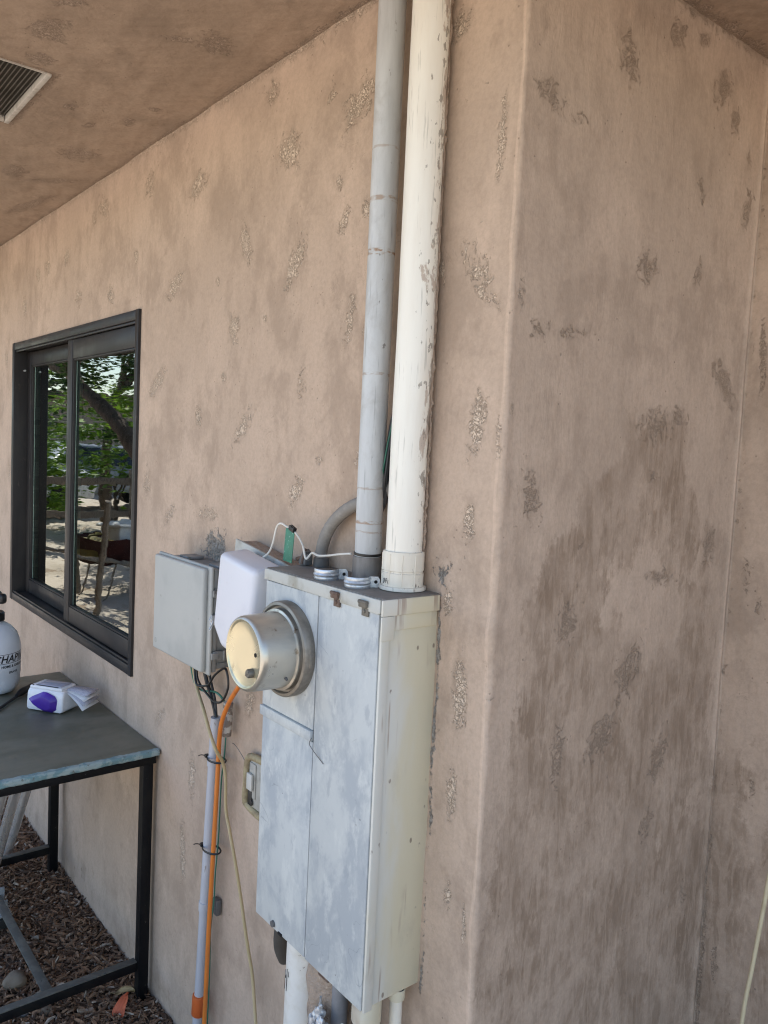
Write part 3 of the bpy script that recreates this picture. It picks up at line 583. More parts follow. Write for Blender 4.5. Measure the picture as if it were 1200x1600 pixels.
def leaf(name, c, L, W, rz, tilt, curl, mat, label, seed=0):
    bm = bmesh.new(); n = 12; rows = []
    for i in range(n + 1):
        t = i / n; w_ = W * math.sin(math.pi * min(1, t ** .8 * .98 + .02)) * (1 + .15 * math.sin(9 * t + seed)); rw = []
        for j in range(-3, 4):
            s = j / 3; rw.append(bm.verts.new((L * (t - .5), w_ * s, curl * (abs(s) ** 1.5) * .6 + curl * math.sin(t * 2.6) - .004 * (j == 0))))
        rows.append(rw)
    for a, b in zip(rows, rows[1:]):
        for k in range(6): bm.faces.new((a[k], a[k + 1], b[k + 1], b[k]))
    tube(bm, [(-L * .5, 0, 0), (-L * .65, .003, .003), (-L * .8, .0, .006)], .0009, 5, 3)
    bmesh.ops.transform(bm, matrix=Matrix.Translation(c) @ Matrix.Rotation(rz, 4, 'Z') @ Matrix.Rotation(tilt, 4, 'Y'), verts=bm.verts)
    o = from_bm(bm, name, mat, angle=180)
    md = o.modifiers.new('thickness', 'SOLIDIFY'); md.thickness = .0006
    return tag(o, label, 'leaf')
leaf('fallen_leaf', (-1.205, -.095, .030), .075, .020, 2.1, -.75, .010, M_leafo, 'bright orange curled fallen leaf beside the near table leg')
leaf('fallen_leaf', (-1.262, -.066, .026), .055, .017, .9, -.15, .008, M_leafy, 'pale tan dry leaf lying between the orange leaf and the lower rail')
leaf('fallen_leaf', (-1.66, -.20, .026), .035, .011, .3, -.2, .005, simple('grey_leaf', (.24, .20, .16), .7), 'small greyish dry leaf on mulch beyond the middle rail', 3)
leaf('fallen_leaf', (-1.90, -.10, .03), .03, .012, 1.3, -.5, .006, simple('brown_leaf', (.20, .13, .08), .7), 'brown leaf on the mulch in front of the far table leg', 5)

# ------------------------------------------------------------ electrical panel
PX0, PX1, PZ0, PZ1, PD = -.470, -.1225, .683, 1.367, -.120
panel = thing('electrical_panel', 'tall blue grey and cream painted steel meter panel mounted on the plaster wall', 'electrical panel', (-.296, -.06, PZ0))
def pbody(b):
    box(b, PX0 + .002, PX1 - .003, PD + .004, .004, PZ0 + .002, PZ1 - .003, .002)
    # raised strip along the front edge of the side face
    box(b, PX1 - .0028, PX1 + .0028, PD - .003, PD + .014, PZ0, PZ1 - .060, .0012)
mk(pbody, 'enclosure', M_cream, panel)
def ptop(b):
    box(b, PX0 - .004, PX1 + .002, PD - .003, -.001, PZ1 - .0028, PZ1 + .0005, .0012)
mk(ptop, 'top_cover', M_top, panel)
def plip(b):
    plate_poly(b, [(PX0 - .005, PZ1 - .001), (PX1 + .0005, PZ1 - .001), (PX1 + .0005, PZ1 - .022), (PX1 - .004, PZ1 - .0245), (PX0 - .005, PZ1 - .0215)], PD - .008, PD - .0035, .0012)
mk(plip, 'top_flange', M_flange, panel)
def pcorner(b):
    box(b, PX1 + .0018, PX1 + .0062, PD - .006, -.004, PZ1 - .027, PZ1 - .001, .0012)
    box(b, PX1 + .0018, PX1 + .0058, PD - .006, PD + .020, PZ1 - .066, PZ1 - .0275, .0012)
    box(b, PX1 - .0028, PX1 + .0016, PD + .0205, -.006, PZ1 - .052, PZ1 - .0275, .0010)
mk(pcorner, 'corner_cap', M_cream, panel)
XM = -.2945
mk(lambda b: box(b, XM + .0015, PX1 - .004, PD - .005, PD + .0015, PZ0 + .001, PZ1 - .0235, .0015), 'door', M_door, panel)
mk(lambda b: box(b, PX0 + .001, XM - .0015, PD - .004, PD + .0015, PZ0 + .001, 1.082, .0015), 'door', M_door, panel)
def upper(b):
    box(b, PX0 - .001, XM - .0015, PD - .005, PD + .0015, 1.103, PZ1 - .0235, .0015)
    box(b, PX0 - .002, XM - .002, PD - .010, PD + .0010, 1.0835, 1.1025, .002)
mk(upper, 'meter_plate', M_door, panel)
mk(lambda b: box(b, XM - .0012, XM + .0012, PD - .0005, PD + .003, PZ0 + .002, PZ1 - .024), 'door_gap', M_void, panel, smooth=False)
MC = (-.383, PD, 1.232); Mm = along(MC, (0, -1, 0))
def ringf(b):
    lathe(b, [(.060, .004), (.086, .004), (.087, .008), (.087, .022), (.085, .0255), (.080, .027), (.0785, .025), (.0775, .020), (.074, .0195), (.071, .026), (.060, .026)], Mm, 72)
rg = mk(ringf, 'meter_ring', M_ring, panel)
def canf(b):
    lathe(b, [(.070, .018), (.0705, .0265), (.0735, .028), (.0735, .031), (.0690, .0325), (.0682, .060), (.0675, .086), (.0668, .0945), (.0648, .0985), (.0610, .1005)], Mm, 96)
can = mk(canf, 'meter_cover', M_can, panel)
def facef(b):
    lathe(b, [(.0610, .1005), (.0590, .1000), (.0575, .0982), (.0560, .0974), (.030, .0962), (0, .0960)], Mm, 96)
mk(facef, 'cover_face', M_canface, panel, can)
def boltf(b):
    lathe(b, [(0.0, .108), (.0065, .1075), (.0080, .1055), (.0080, .0965)], along((-.383 + .030, PD, 1.232 - .027), (0, -1, 0)), 20)
    box(b, -.0062, .0062, -.001, .001, .1076, .1086, M=along((-.383 + .030, PD, 1.232 - .027), (0, -1, 0), .6))
mk(boltf, 'lock_bolt', simple('worn_bolt', (.20, .19, .17), .5, .6), panel, can)
mk(lambda b: lathe(b, [(0, .0974), (.0038, .0974), (.004, .0965)], along((-.383 + .038, PD, 1.232 + .006), (0, -1, 0)), 16), 'keyhole', M_void, panel, can)
mk(lambda b: (lathe(b, [(0, .006), (.0022, .005), (.003, .0)], along((-.383 + .0585, PD - .047, 1.232 - .036), (.85, 0, -.52)), 12)), 'rivet', M_dgrey, panel, can)
# embossed latch seam on the ring
mk(lambda b: (box(b, -.0035, .0035, -.002, .004, -.012, .012, .0012, M=Matrix.Translation((-.383 + .0858, PD - .014, 1.228)) @ Matrix.Rotation(math.pi / 2, 4, 'Z'))), 'ring_clasp', M_ring, panel, rg)
def clipf(b, x, z):
    box(b, x - .010, x + .010, PD - .0145, PD - .0085, z - .003, z + .008, .002)
    tube(b, [(x - .0105, PD - .012, z + .006), (x + .0105, PD - .012, z + .006)], .0032, 10, 0)
    box(b, x - .007, x + .010, PD - .0090, PD - .0055, z - .017, z - .0035, .001)
    lathe(b, [(0, .0026), (.0026, .0022), (.0032, 0)], along((x + .001, PD - .0090, z - .009), (0, -1, 0)), 14)
mk(lambda b: clipf(b, -.238, 1.352), 'latch_clip', M_rust, panel)
mk(lambda b: clipf(b, -.160, 1.351), 'latch_clip', simple('grey_brown_clip', (.16, .145, .12), .65, .2), panel)
mk(lambda b: (lathe(b, [(0, .004), (.006, .004), (.0065, 0)], along((-.402, PD - .004, .694), (0, -1, 0)), 16)), 'door_screw', M_dgrey, panel)
mk(lambda b: box(b, -.383, -.370, PD - .0065, PD - .0045, .684, .689, .0005), 'door_slot', M_void, panel)
mk(lambda b: (box(b, -.262, -.232, PD + .004, PD + .03, .668, .683, .002), tube(b, [(-.262, PD + .018, .671), (-.232, PD + .018, .669)], .007, 10, 0)), 'bottom_clip', M_rust, panel)
# sliding meter wire loop on the lip
mk(lambda b: tube(b, [(-.290, PD - .011, 1.093), (-.292, PD - .014, 1.083), (-.286, PD - .012, 1.075), (-.272, PD - .0075, 1.063), (-.258, PD - .0065, 1.056)], .0007, 5, 4), 'seal_wire', M_dgrey, panel)
# straps standing on the top
def strap(x, y, label, rot):
    def f(b):
        M = Matrix.Translation((x, y, PZ1 + .0005)) @ Matrix.Rotation(rot, 4, 'Z'); R_ = .0215; n = 20; prof = [(0, R_), (.003, R_ + .0012), (.0055, R_ + .0004), (.009, R_ + .0022), (.0125, R_ + .0004), (.0155, R_ + .0012), (.0185, R_)]
        pr = []
        for i in range(n + 1):
            a = math.radians(-5 + 190 * i / n); pr.append([(M @ Vector((r_ * math.cos(a), -r_ * math.sin(a), z)), M @ Vector(((r_ - .0018) * math.cos(a), -(r_ - .0018) * math.sin(a), z))) for z, r_ in prof])
        vo = [[b.verts.new(q[0]) for q in row] for row in pr]; vi = [[b.verts.new(q[1]) for q in row] for row in pr]
        for i in range(n):
            for k in range(6):
                b.faces.new((vo[i][k], vo[i + 1][k], vo[i + 1][k + 1], vo[i][k + 1])); b.faces.new((vi[i][k + 1], vi[i + 1][k + 1], vi[i + 1][k], vi[i][k]))
            b.faces.new((vo[i][0], vi[i][0], vi[i + 1][0], vo[i + 1][0])); b.faces.new((vo[i][6], vo[i + 1][6], vi[i + 1][6], vi[i][6]))
        b.faces.new([vo[0][k] for k in range(7)] + [vi[0][k] for k in range(6, -1, -1)]); b.faces.new([vo[n][k] for k in range(6, -1, -1)] + [vi[n][k] for k in range(7)])
        # ear with its screw hole
        b2 = bmesh.new(); pts = [(R_ - .001, 0), (R_ + .013, 0), (R_ + .0165, .005), (R_ + .0165, .0135), (R_ + .013, .0185), (R_ - .001, .0185)]
        vs = [b2.verts.new((px, .0, pz)) for px, pz in pts]; f_ = b2.faces.new(vs); r = bmesh.ops.extrude_face_region(b2, geom=[f_]); bmesh.ops.translate(b2, vec=(0, -.002, 0), verts=[e for e in r['geom'] if isinstance(e, bmesh.types.BMVert)])
        merge(b, b2, M)
        lathe(b, [(0, .0003), (.0030, .0003)], M @ along((R_ + .0095, -.002, .0095), (0, -1, 0)), 14, mi=1)
    o = mk(f, 'pipe_strap', [M_zinc, M_void]); tag(o, label, 'pipe strap', 'zinc pipe straps standing on the panel top'); return o
strap(-.318, -.094, 'shiny zinc pipe strap on the panel top, the one farther from the white pipe', math.radians(57))
strap(-.229, -.092, 'shiny zinc pipe strap on the panel top, directly before the grey pipe connector', math.radians(57))

# ------------------------------------------------------------ vertical pipes
def wob(p0, p1, n, amp, seed):
    r = random.Random(seed); return [Vector(p0).lerp(Vector(p1), i / n) + Vector((r.uniform(-amp, amp), r.uniform(-amp, amp) * .3, 0)) for i in range(n + 1)]
gx, gy = -.2785, -.034
gp = thing('conduit_pipe', 'weathered grey galvanised conduit rising from panel to soffit, left of the white pipe', 'conduit', (gx, gy, PZ1))
mk(lambda b: tube(b, wob((gx, gy, 1.385), (gx - .001, gy, 2.45), 6, .0006, 2), .0238, 40, 4), 'pipe', M_gpipe, gp, angle=60)
mk(lambda b: lathe(b, [(.0238, .043), (.0262, .0425), (.0268, .040), (.0268, .002), (.030, .001), (.030, -.0005)], along((gx, gy, PZ1 + .001), (0, 0, 1)), 40), 'connector', M_gcpl, gp)
mk(lambda b: lathe(b, [(.0238, .0), (.0252, .0004), (.0254, .002), (.0252, .0048), (.0238, .005)], along((gx, gy, PZ1 + .046), (.05, -.03, 1)), 40), 'cable_tie', M_blackp, gp)
wx, wy = -.1800, -.034
wp = thing('conduit_pipe', 'thick cream white painted pipe spattered with plaster, rising right of the grey pipe', 'conduit', (wx, wy, PZ1))
mk(lambda b: tube(b, wob((wx, wy, 1.39), (wx + .003, wy, 2.45), 8, .0008, 4), .0308, 48, 4), 'pipe', M_wpipe, wp, angle=60)
mk(lambda b: lathe(b, [(.0308, .0655), (.0345, .065), (.0352, .062), (.0352, .0335), (.0335, .0325), (.0335, .030), (.0352, .029), (.0352, .007), (.034, .006), (.0335, .005)], along((wx, wy, PZ1 + .001), (0, 0, 1)), 48), 'coupling', M_cpl, wp)
def lockr(b):
    pr = []; n = 96
    for k in range(n):
        a = 2 * math.pi * k / n; r = .0395 + (.0008 if k % 2 else 0); pr.append([b.verts.new((wx + rr * math.cos(a), wy + rr * math.sin(a), PZ1 + z)) for rr, z in ((.034, .0085), (r - .001, .008), (r, .006), (r, .002), (.034, .0008))])
    for k in range(n):
        for j in range(4): b.faces.new((pr[k][j], pr[(k + 1) % n][j], pr[(k + 1) % n][j + 1], pr[k][j + 1]))
mk(lockr, 'lock_ring', M_cpl, wp)
for a in (-2.2, -1.4, -.75, -.1): mk(lambda b: [tube(b, [(wx + .0352 * math.cos(a), wy + .0352 * math.sin(a), PZ1 + z0), (wx + .0352 * math.cos(a), wy + .0352 * math.sin(a), PZ1 + z1)], .0011, 6, 0) for z0, z1 in ((.009, .062),)], 'rib', M_cpl, wp)
# hand written scribble on the lower half of the coupling
def scrib(b):
    for pts in ([(-.006, .012), (-.008, .018), (-.004, .021), (-.003, .016), (-.007, .012)], [(0, .013), (0, .020), (.003, .021), (.003, .017), (0, .017)], [(.006, .013), (.005, .017), (.008, .018), (.008, .014), (.006, .013)]):
        P = []
        for s, z in pts:
            a = math.radians(-93) + s / .0357; P.append((wx + .0357 * math.cos(a), wy + .0357 * math.sin(a), PZ1 + z))
        tube(b, P, .0004, 4, 3)
mk(scrib, 'pen_mark', M_ink, wp)
# plaster squeezed up against the right side of the white pipe
def seamf(b):
    r = random.Random(3); P = [(wx + .0205 + r.uniform(-.0012, .0012), -.0085 + r.uniform(-.001, .001), 1.40 + i * .0085) for i in range(124)]
    tube(b, P,   .0034, 8, 1, rf=lambda t: .75 + .25 * math.sin(t * 180) * math.sin(t * 67) + .3 * math.sin(t * 431))
mk(seamf, 'plaster_seam', M_plug, wp, angle=30)
# flexible conduit arch
fc = thing('flexible_conduit', 'grey flexible conduit arching out of the panel top behind the grey pipe', 'conduit', (-.43, -.02, PZ1))
def arch(b):
    tube(b, [(-.440, -.022, 1.372), (-.440, -.022, 1.40), (-.425, -.022, 1.435), (-.395, -.020, 1.468), (-.350, -.016, 1.495), (-.30, -.008, 1.512), (-.262, -.004, 1.53), (-.238, .0, 1.56), (-.225, .004, 1.60)], .0120, 18, 8, rf=lambda t: 1 + .03 * math.sin(t * 240))
mk(arch, 'tube', M_flex, fc, angle=60)
mk(lambda b: (lathe(b, [(.012, .018), (.0155, .017), (.0155, .0), (.012, 0)], along((-.440, -.022, 1.368), (0, 0, 1)), 20)), 'fitting', M_dgrey, fc)
cb = thing('ground_clamp', 'small corroded ground clamp with a black screw beside the flexible conduit', 'clamp', (-.455, -.045, PZ1))
mk(lambda b: (box(b, -.474, -.452, -.052, -.034, 1.369, 1.382, .002), box(b, -.005, .005, -.007, .007, 0, .024, .0015, M=Matrix.Translation((-.466, -.046, 1.378)) @ Matrix.Rotation(.5, 4, 'Y')), lathe(b, [(0, .012), (.005, .012), (.0065, .009), (.0065, 0)], along((-.452, -.042, 1.381), (.2, -.2, 1)), 12)), 'body', M_dgrey, cb)
mk(lambda b: (tube(b, [(-.486, -.048, 1.378), (-.458, -.048, 1.386)], .0042, 10, 0), tube(b, [(-.462, -.052, 1.372), (-.455, -.050, 1.402)], .0034, 8, 0)), 'screw', M_rust, cb)
wb = mk(lambda b: (tube(b, [(-.285, -.010, 1.488), (-.268, -.012, 1.512), (-.262, -.015, 1.56), (-.252, -.016, 1.61), (-.243, -.014, 1.66), (-.238, -.002, 1.69)], .0075, 8, 6), tube(b, [(-.262, -.020, 1.515), (-.251, -.024, 1.56), (-.243, -.024, 1.61), (-.238, -.018, 1.66), (-.236, -.002, 1.675)], .0022, 6, 6)), 'wire_bundle', [simple('dark_bundle', (.035, .037, .042), .5)])
tag(wb, 'dark bundle of wires rising between the grey pipe and the white pipe', 'wires')
gw = mk(lambda b: (tube(b, [(-.262, -.024, 1.545), (-.250, -.027, 1.59), (-.243, -.026, 1.625), (-.236, -.020, 1.665), (-.234, -.002, 1.68)], .0016, 6, 6)), 'ground_wire', M_green); tag(gw, 'short thin green wire beside the dark bundle between the two pipes', 'wire')
gw2 = mk(lambda b: (tube(b, [(-.2262, -.020, 2.42), (-.2262, -.022, 2.33), (-.2268, -.021, 2.25), (-.2245, -.016, 2.19), (-.222, -.004, 2.14)], .0022, 6, 6)), 'ground_wire', M_green); tag(gw2, 'thin green wire high up between the pipes, near the soffit', 'wire')

# ------------------------------------------------------------ white arch wire with the green tag
ww = mk(lambda b: (tube(b, [(-.600, -.07, 1.360), (-.577, -.06, 1.378), (-.560, -.06, 1.402), (-.548, -.06, 1.434), (-.532, -.06, 1.444), (-.510, -.06, 1.440), (-.491, -.06, 1.436), (-.470, -.06, 1.427), (-.450, -.06, 1.410), (-.440, -.058, 1.385), (-.424, -.055, 1.398), (-.395, -.06, 1.397), (-.36, -.06, 1.402), (-.325, -.0615, 1.409), (-.300, -.055, 1.413)], .0021, 8, 6)), 'wire', M_whitew)
tag(ww, 'white wire looping from the white box over to the grey pipe, carrying a green tag', 'wire')
tg = thing('wire_tag', 'narrow green plastic tag hanging from the white wire loop', 'tag', (-.487, -.062, 1.375))
mk(lambda b: (box(b, -.0135, .0135, -.0007, .0007, -.066, .0, .0003, M=Matrix.Translation((-.492, -.0625, 1.437)) @ Matrix.Rotation(.10, 4, 'Y') @ Matrix.Rotation(.12, 4, 'Z'))), 'strip', M_greentag, tg)
mk(lambda b: (box(b, -.009, .009, -.0045, .0045, -.005, .005, .0015, M=Matrix.Translation((-.486, -.0615, 1.438)) @ Matrix.Rotation(.35, 4, 'Y')), tube(b, [(-.486, -.064, 1.438), (-.481, -.067, 1.446), (-.474, -.065, 1.441)], .0013, 6, 4)), 'tie', M_blackp, tg)

# ------------------------------------------------------------ grey junction box
GX0, GX1, GZ0, GZ1, GD = -1.060, -.772, 1.074, 1.322, -.100
jb = thing('junction_box', 'grey plastic junction box with a latched lid on the wall, left of the white box', 'junction box', ((GX0 + GX1) / 2, -.05, GZ0))
def jbody(b):
    box(b, GX0 + .012, GX1 - .010, -.066, .0, GZ0 + .010, GZ1 - .010, .004)
    box(b, GX0 + .006, GX1 - .004, -.078, -.0665, GZ0 + .005, GZ1 - .005, .003)
    for z in (GZ0 + .022, GZ0 + .036, GZ1 - .028, GZ1 - .042): box(b, GX1 - .0098, GX1 - .0062, -.064, -.004, z, z + .003, .0008)
    for x in (GX0 + .06, GX1 - .07): box(b, x, x + .05, -.060, -.018, GZ1 - .0098, GZ1 - .002, .002)
    box(b, GX1 - .009, GX1 + .006, -.012, -.001, GZ0 + .03, GZ1 - .03, .002)
mk(jbody, 'body', M_boxdk, jb)
def jlid(b):
    box(b, GX0, GX1, -.0875, -.079, GZ0, GZ1, .004, 3); box(b, GX0 + .004, GX1 - .0135, GD, -.086, GZ0 + .005, GZ1 - .005, .006, 4)
lid = mk(jlid, 'lid', M_box, jb)
mk(lambda b: lathe(b, [(0, .0006), (.006, .0006), (.0066, 0)], along((GX0 + .022, GD, GZ0 + .028), (0, -1, 0)), 20), 'moulded_mark', simple('mark_grey', (.34, .345, .33), .5), jb, lid)
def latchf(b, z):
    box(b, GX1 - .006, GX1 + .0045, -.078, -.050, z - .010, z + .010, .002); box(b, GX1 + .001, GX1 + .0075, -.084, -.066, z - .008, z + .008, .002)
    tube(b, [(GX1 + .004, -.052, z - .011), (GX1 + .004, -.052, z + .011)], .0035, 10, 0)
for z in (GZ0 + .045, GZ1 - .060): mk(lambda b: latchf(b, z), 'latch', M_boxdk, jb)
def hasp(b):
    z = (GZ0 + GZ1) / 2 + .004
    box(b, GX1 - .006, GX1 + .006, -.086, -.055, z - .012, z + .012, .003)
    for dz, dx in ((.006, .004), (-.004, .009), (-.015, .006)):
        n = 14; tube(b, [(GX1 + dx + .0035 * math.cos(6.283 * k / n), -.088 + .003 * math.sin(6.283 * k / n), z + dz + .0065 * math.sin(6.283 * k / n)) for k in range(n + 1)], .0011, 6, 1)
mk(hasp, 'hasp', M_zinc, jb)
# ------------------------------------------------------------ white junction box, a little askew
wbx = thing('junction_box', 'white plastic cover box hanging tilted between grey box and meter panel', 'junction box', (-.58, -.05, 1.18))
MW = Matrix.Translation((-.661, -.0, 1.380)) @ Matrix.Rotation(math.radians(7.5), 4, 'Y')
def wcover(b):
    b2 = bmesh.new(); W_, H_ = .158, .205
    out = [(0, 0), (W_ + .002, 0), (W_ + .004, -H_), (.045, -H_), (.0, -H_ + .035)]
    vs = [b2.verts.new((x, -.060, z)) for x, z in out]; f = b2.faces.new(vs); r = bmesh.ops.extrude_face_region(b2, geom=[f])
    top = [e for e in r['geom'] if isinstance(e, bmesh.types.BMVert)]; bmesh.ops.translate(b2, vec=(0, -.070, 0), verts=top)
    for v in top: v.co.x = W_ / 2 + (v.co.x - W_ / 2) * .95 - .001; v.co.z = -H_ / 2 + (v.co.z + H_ / 2) * .95
    bmesh.ops.recalc_face_normals(b2, faces=b2.faces)
    bmesh.ops.bevel(b2, geom=list(b2.edges), offset=.013, segments=5, profile=.5, affect='EDGES'); merge(b, b2, MW)
mk(wcover, 'cover', M_whitebox, wbx, angle=60)
mk(lambda b: (box(b, -.075, .182, -.0500, -.044, -.21, .000, .002, M=MW)), 'flange', M_flange, wbx)
mk(lambda b: (box(b, -.065, .176, -.0435, -.002, -.20, -.004, .002, M=MW), box(b, .012, .15, -.0595, -.0505, -.19, -.012, .001, M=MW)), 'back_box', M_plug, wbx)
mk(lambda b: tube(b, [(-.93, -.03, 1.335), (-.90, -.035, 1.341), (-.86, -.05, 1.333), (-.80, -.06, 1.345), (-.76, -.06, 1.352), (-.72, -.06, 1.345)], .0012, 6, 5), 'lead', M_dgrey, wbx)

# ------------------------------------------------------------ conduit and cables below the boxes
pv = thing('conduit_pipe', 'slim grey plastic conduit climbing the wall under the grey junction box', 'conduit', (-.87, -.03, .1))
PV = [(-.838, -.03, .950), (-.845, -.03, .83), (-.855, -.03, .665), (-.868, -.03, .433), (-.880, -.03, .222)]
mk(lambda b: tube(b, PV, .0128, 20, 5), 'pipe', M_pvc, pv, angle=60)
for p in ((-.8445, -.03, .842), (-.866, -.03, .470)): mk(lambda b: lathe(b, [(.0125, .012), (.0148, .0115), (.0150, .009), (.0150, -.009), (.0148, -.0115), (.0125, -.012)], along(p, (.05, 0, 1)), 24), 'coupling', M_pvc, pv)
mk(lambda b: lathe(b, [(.0125, .052), (.0168, .051), (.0175, .047), (.0175, .0), (.016, -.002), (.0125, -.002)], along((-.882, -.03, .182), (.05, 0, 1)), 24), 'orange_coupling', M_orange, pv)
mk(lambda b: tube(b, [(-.883, -.03, .182), (-.888, -.03, .05), (-.892, -.03, -.03)], .0135, 18, 4), 'lower_pipe', M_pvc, pv, angle=60)
mk(lambda b: box(b, -.856, -.832, -.016, -.003, .452, .492, .003), 'bracket', M_dgrey, pv)
oc = mk(lambda b: tube(b, [(-.60, -.045, 1.14), (-.66, -.05, 1.10), (-.702, -.052, 1.058), (-.745, -.050, 1.01), (-.781, -.046, .955), (-.797, -.042, .90), (-.802, -.040, .85), (-.810, -.040, .68), (-.822, -.040, .45), (-.828, -.040, .259), (-.832, -.040, .15), (-.834, -.04, -.02)], .0054, 14, 8), 'cable', M_orangec); tag(oc, 'bright orange cable dropping from behind the meter, strapped to the grey conduit', 'cable')
tc_ = mk(lambda b: tube(b, [(-.955, -.04, 1.075), (-.93, -.04, 1.01), (-.845, -.060, .972), (-.795, -.066, .929), (-.768, -.064, .899), (-.780, -.040, .862), (-.782, -.03, .82), (-.776, -.03, .75), (-.757, -.028, .70), (-.726, -.028, .639), (-.700, -.026, .57), (-.677, -.026, .51), (-.660, -.022, .45), (-.645, -.02, .405), (-.625, -.02, .314), (-.60, -.018, .2), (-.585, -.016, -.02)], .0044, 10, 8, flat=.7), 'cable', M_tan); tag(tc_, 'tan cable curving down the wall between the grey conduit and the panel', 'cable')
def blk(b):
    tube(b, [(-.930, -.045, 1.075), (-.915, -.05, 1.035), (-.889, -.055, 1.018), (-.845, -.05, 1.030), (-.815, -.05, 1.060), (-.775, -.05, 1.085), (-.748, -.055, 1.088), (-.738, -.055, 1.055), (-.760, -.055, 1.018), (-.80, -.05, 1.000), (-.85, -.045, 1.000), (-.90, -.05, 1.03), (-.925, -.04, 1.078)], .0028, 8, 8)
    tube(b, [(-.90, -.04, 1.078), (-.885, -.035, 1.03), (-.86, -.03, .985), (-.842, -.03, .955), (-.836, -.03, .93)], .0050, 8, 6)
    tube(b, [(-.89, -.035, 1.078), (-.872, -.03, 1.03), (-.85, -.028, .985), (-.838, -.028, .935)], .0035, 8, 6)
o = mk(blk, 'wire_bundle', M_blackp); tag(o, 'loops of black wire under the grey box entering the slim conduit', 'wires')
o = mk(lambda b: (tube(b, [(-.985, -.03, 1.078), (-.97, -.035, 1.045), (-.945, -.035, 1.005), (-.905, -.035, .998), (-.86, -.03, 1.007), (-.828, -.03, 1.008), (-.812, -.024, .995)], .0026, 8, 8), tube(b, [(-.808, -.018, .95), (-.805, -.022, .88), (-.81, -.026, .80), (-.826, -.02, .66), (-.833, -.022, .56), (-.838, -.02, .50), (-.84, -.026, .42), (-.85, -.02, .30), (-.855, -.02, .10), (-.857, -.02, -.02)], .0020, 6, 8)), 'wire', M_green); tag(o, 'thin green wire running from the grey box down behind the orange cable', 'wire')
o = mk(lambda b: (lathe(b, [(0, .0), (.0115, .001), (.012, .08), (.0105, .082), (.0, .084)], along((-.800, -.022, .915), (.06, 0, 1)), 16)), 'short_pipe', simple('spattered_stub', (.50, .47, .42), .7, 0, (.22, .18, .15), 60, lo=.45, hi=.52)); tag(o, 'short plaster spattered grey pipe stub beside the conduit top', 'pipe stub')
o = mk(lambda b: (tube(b, [(-.80, -.006, .892), (-.78, -.014, .902), (-.755, -.016, .898), (-.735, -.012, .882), (-.715, -.008, .86)], .0008, 5, 6)), 'wire', M_dgrey); tag(o, 'hair thin curved dark wire sticking out right of the tan cable', 'wire')
def ztie(z, cx, label):
    def f(b):
        n = 20; P = [(cx + .020 + .0335 * math.cos(6.283 * k / n), -.034 + .0175 * math.sin(6.283 * k / n), z + .004 * math.cos(6.283 * k / n) * .8) for k in range(n + 1)]
        tube(b, P, .0019, 6, 1, flat=1.3); box(b, cx - .018, cx - .009, -.047, -.038, z - .004, z + .004, .001); tube(b, [(cx - .012, -.043, z), (cx - .022, -.052, z + .001), (cx - .030, -.056, z - .003)], .0013, 5, 4)
    o = mk(f, 'zip_tie', M_blackp); tag(o, label, 'zip tie', 'black zip ties round the conduit')
ztie(.853, -.842, 'black zip tie around conduit and orange cable, the upper of the two')
ztie(.628, -.853, 'black zip tie around conduit and orange cable, the lower of the two')
# ------------------------------------------------------------ old recessed chime box
sw = thing('wall_switch', 'old weathered beige and grey wall fitting half hidden behind the panel', 'wall fitting', (-.70, -.01, .775))
def frame_(b):
    tube(b, [(-.66, -.010, .899), (-.71, -.012, .898), (-.738, -.012, .890), (-.745, -.012, .865), (-.746, -.012, .83), (-.748, -.012, .79), (-.742, -.010, .778), (-.70, -.010, .772), (-.66, -.010, .771)], .0085, 10, 6)
mk(frame_, 'surround', simple('beige_putty', (.36, .30, .175), .7, 0, (.26, .20, .12), 50, bmp=.5), sw)
mk(lambda b: (box(b, -.730, -.655, -.014, .0, .782, .893, .004), box(b, -.727, -.70, -.017, -.0135, .805, .885, .0015)), 'plate', simple('grey_plate', (.40, .39, .35), .5, 0, (.28, .27, .24), 30, dirt=(.05, .05, .05), dscale=50), sw)
mk(lambda b: (box(b, -.728, -.705, -.024, -.0175, .824, .862, .002)), 'rocker', simple('rocker_grey', (.55, .54, .50), .5), sw)
mk(lambda b: (box(b, -.7285, -.712, -.0182, -.0172, .787, .820, .0004), lathe(b, [(0, .003), (.006, .002), (.007, 0)], along((-.715, -.0165, .794), (0, -1, 0)), 14)), 'lower_recess', M_track, sw)
# ------------------------------------------------------------ below the panel
p1 = thing('conduit_pipe', 'wide white pipe half covered by brown plaster under the panel', 'conduit', (-.44, -.04, 0))
mk(lambda b: tube(b, [(-.413, -.036, .70), (-.415, -.036, .5), (-.421, -.036, -.02)], .0400, 32, 4), 'pipe', simple('white_painted_pvc', (.74, .72, .67), .5, 0, (.68, .65, .58), 30, dirt=(.3, .24, .2), dscale=60), p1, angle=60)
def blob(b):
    n, mrow = 40, 30; r = np.random.RandomState(4); rows = []
    for i in range(n + 1):
        z = .672 - i * .0175; row = []
        for k in range(mrow):
            a = 2 * math.pi * k / mrow; rr = .050 + .0035 * math.sin(5 * a + z * 31) + .003 * math.sin(z * 97 + 2 * a) + r.uniform(-.0016, .0016)
            row.append(b.verts.new((-.342 + rr * 1.05 * math.cos(a), -.022 + rr * math.sin(a) * .9, z)))
        rows.append(row)
    for a, c in zip(rows, rows[1:]):
        for k in range(mrow): b.faces.new((a[k], a[(k + 1) % mrow], c[(k + 1) % mrow], c[k]))
    b.faces.new(rows[0])
mk(blob, 'plaster_coat', M_plug, p1, angle=60)
